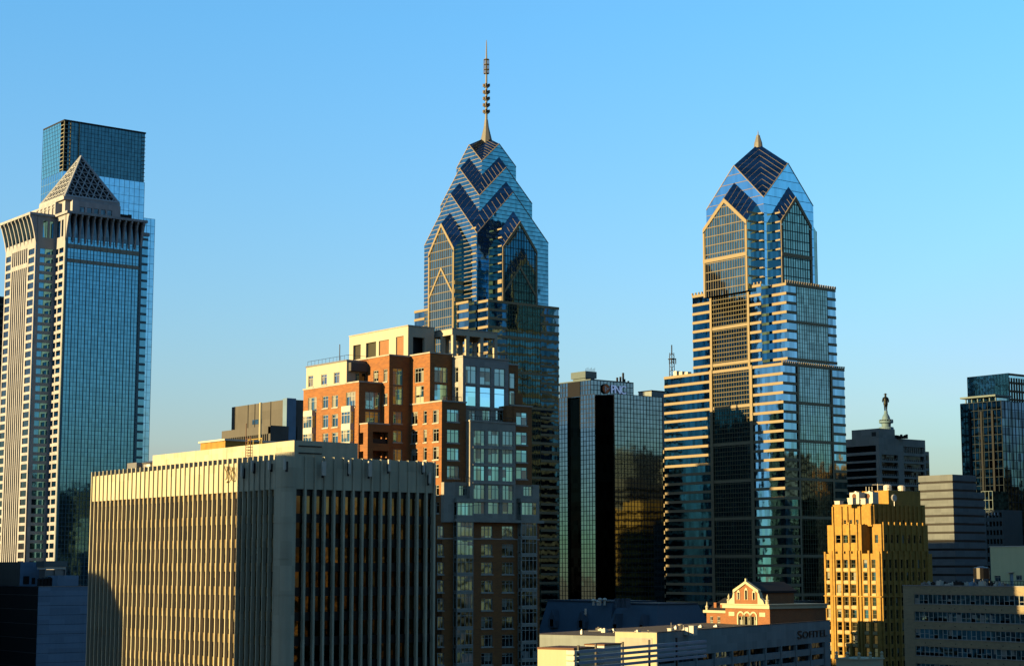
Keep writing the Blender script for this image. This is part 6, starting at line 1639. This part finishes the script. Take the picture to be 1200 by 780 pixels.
    MB().box(X4, X4+10, Y4, yX(1150, 575, X4), 0, z4).build('glazing', M['g_green'], r); m = MB(); mullions(m, 'W', X4, Y4, yX(1150, 575, X4), 40, z4, 2, 3.5, .2, .1); m.build('mullion', M['green_metal'], r)
    X5, Y5, z5 = atD(1175, 597, 690)
    r = thing('grey_grid_block', 'small grey block with a grid of dark windows below the dark glass tower', 'building', X5, Y5)
    yn = yX(1153, 598, X5); hw = []
    for k in range(12):
        for i in range(5): a = Y5+.6+(yn-Y5-1)*i/5; hw.append((a, a+(yn-Y5)/5*.62, z5-2.8-3.4*k, z5-.9-3.4*k))
    m = MB(); wall_grid(m, 'W', X5, Y5, yn, 0, z5, hw, .5); m.box(X5+.51, X5+12, Y5, yn, 0, z5-.01); m.build('wall', M['darkgrid'], r); MB().fb('W', X5, Y5+.3, yn-.3, 20, z5-.5, -.5, -.45).build('window_glazing', M['g_dark'], r)
    # dark rooftop box right of the mirror office
    X6, Y6, z6 = atD(763.5, 458, 905)
    r = thing('brown_roof_box', 'dark brown roof box between the mirror-glass office and the striped skyscraper', 'building', X6, Y6)
    MB().box(X6, X6+20, Y6, Y6+10, 0, z6).build('wall', M['hotelconc'], r); MB().box(X6-.2, X6+20.2, Y6-.2, Y6+10.2, z6+.003, z6+.5).build('coping', M['darkmetal'], r)
M['darkgrid'] = stone('dark_grid_concrete', (.10, .13, .14))
M['greyconc2'] = stone('mid_grey_concrete', (.36, .35, .32), pw=3, ph=3, var=.05, streak=.06)
M['domestone'] = plain('pale_blue_painted_iron', (.16, .28, .36), .6)
M['bronze_d'] = plain('dark_bronze', (.012, .016, .016), .5, .5)
M['g_grn2'] = glass('bright_green_glass', (.34, .55, .56), 1.6, 3.8, .015, var=.15)
M['g_darkt'] = glass('dark_blue_glass', (.05, .09, .12), 2.4, 3.6, .02, var=.6)
M['brownfin'] = plain('brown_fin', (.11, .075, .04), .5, .2)
right_background()

# ------------------------------------------------------------------ the rest of the city, outside the picture: some blocks placed for the shade and reflections they give
def city_block(x0, x1, y0, y1, h, mat, label, cap=False):
    r = thing('office_block', label, 'office building', x0, y0, 0)
    b = MB(); z = 4.0
    MB().box(x0+.3, x1-.3, y0+.3, y1-.3, 0, h-.5).build('glazing', M['g_dark'], r)
    while z < h+.1:
        b.box(x0, x1, y0, y1, z-1.5, min(z, h)); z += 3.6
    nx, ny = max(2, int((x1-x0)/5)), max(2, int((y1-y0)/5))
    for i in range(nx+1): x = x0+(x1-x0-.8)*i/nx; b.box(x, x+.8, y0+.01, y1-.01, 0, h-.2)
    for i in range(ny+1): y = y0+(y1-y0-.8)*i/ny; b.box(x0+.01, x1-.01, y, y+.8, 0, h-.21)
    b.build('wall', mat, r)
    if cap:
        n = 12; yc, ry = (y0+y1)/2, (y1-y0)/2
        MB().extrude([(x0, yc+ry*math.cos(math.pi*i/n), h+.003+ry*.35*math.sin(math.pi*i/n)) for i in range(n+1)], (x1-x0, 0, 0)).build('barrel_roof', M['metal'], r)
    else: MB().box(x0+(x1-x0)*.3, x0+(x1-x0)*.7, y0+(y1-y0)*.3, y0+(y1-y0)*.7, h, h+4).build('penthouse', mat, r)
ysh = yX(278, 550, 138.8)+93.8*math.tan(R_(10))  # unseen western blocks below are placed and sized for the shadows they cast
city_block(20, 45, 128, 191, 101, M['brick'], 'unseen brick block added in the west to shade the olive building')
city_block(22, 45, 214, ysh, 103.4, M['hotelconc'], 'unseen grey block added west of the finned slab to shade its corner')
yrd = yX(131.5, 690, 138.8)+93.8*math.tan(R_(10))
city_block(18, 45, yrd, yrd+21, 81.5, M['hotelconc'], 'unseen barrel-roofed block shaped to cast a rounded shadow on the finned slab', True)
city_block(175, 204, 574, 632, 168, M['greyconc'], 'unseen tall grey tower sized to shade the striped skyscraper from the west')
city_block(150, 172, 640, 668, 128, M['tanstone'], 'tan tower west of the picture beside the tall grey one')
city_block(92, 126, 398, 470, 90, M['hotelconc'], 'unseen grey block added in the west to shade the low roofs')
city_block(60, 100, 505, 560, 96, M['brick'], 'brick block west of the picture')
city_block(150, 172, 462, 524, 160, M['greyconc'], 'unseen tall grey block added in the west to shade the banded grey block')
city_block(372, 398, 505, 538, 122, M['darkconc'], 'unseen dark block added for its reflection in the pyramid-topped tower')  # put in to darken the pyramid tower's lower glass
rnd = random.Random(11)
mats = [M['tanstone'], M['hotelconc'], M['limestone'], M['brick'], M['darkconc'], M['deco'], M['greyconc']]
city_block(588, 622, 368, 403, 99, M['deco'], 'unseen golden office block added for its reflection in the green mirror-glass office')  # put in to give the mirror office its golden reflection
# lower streets of the city hidden behind the finned slab and the brick tower
for i, (u, D, h) in enumerate(((240, 540, 92), (225, 640, 96), (300, 560, 84), (330, 600, 96), (270, 660, 98), (380, 560, 90), (420, 640, 96))):
    x, y, _ = atD(u, 560, D)
    city_block(x, x+26, y, y+34, h, [M['hotelconc'], M['brick'], M['darkconc']][i % 3], 'mid-rise block hidden in the streets behind the finned slab')
k = 0
for gx in range(0, 7):
    for gy in range(0, 5):
        x = 560+gx*75+rnd.uniform(0, 18); y = 300-gy*110-rnd.uniform(0, 25)
        if x/max(y+70, 1) < 1.62 and y+70 > 0: continue
        if x < 560+gy*0: continue
        h = rnd.uniform(60, 125) if rnd.random() < .7 else rnd.uniform(120, 165)
        city_block(x, x+rnd.uniform(30, 48), y, y+rnd.uniform(35, 60), h, mats[k % 7], 'office block standing to the south-east outside the picture'); k += 1
for x, y, h in ((330, 60, 78), (260, 10, 70), (180, 40, 62), (250, 110, 66), (420, 120, 95), (400, 20, 88), (480, 190, 92), (120, -40, 80), (500, 60, 120), (330, -60, 90)):
    city_block(x, x+36, y, y+44, h, mats[k % 7], 'mid-rise block standing to the south outside the picture'); k += 1
for o in list(COL.objects):
    if o.get('label') in ('office block standing to the south-east outside the picture',): o['group'] = 'office blocks south-east of the picture'
    if o.get('label') in ('mid-rise block standing to the south outside the picture',): o['group'] = 'mid-rise blocks south of the picture'
    if o.get('label') in ('mid-rise block hidden in the streets behind the finned slab',): o['group'] = 'hidden mid-rise blocks behind the finned slab'
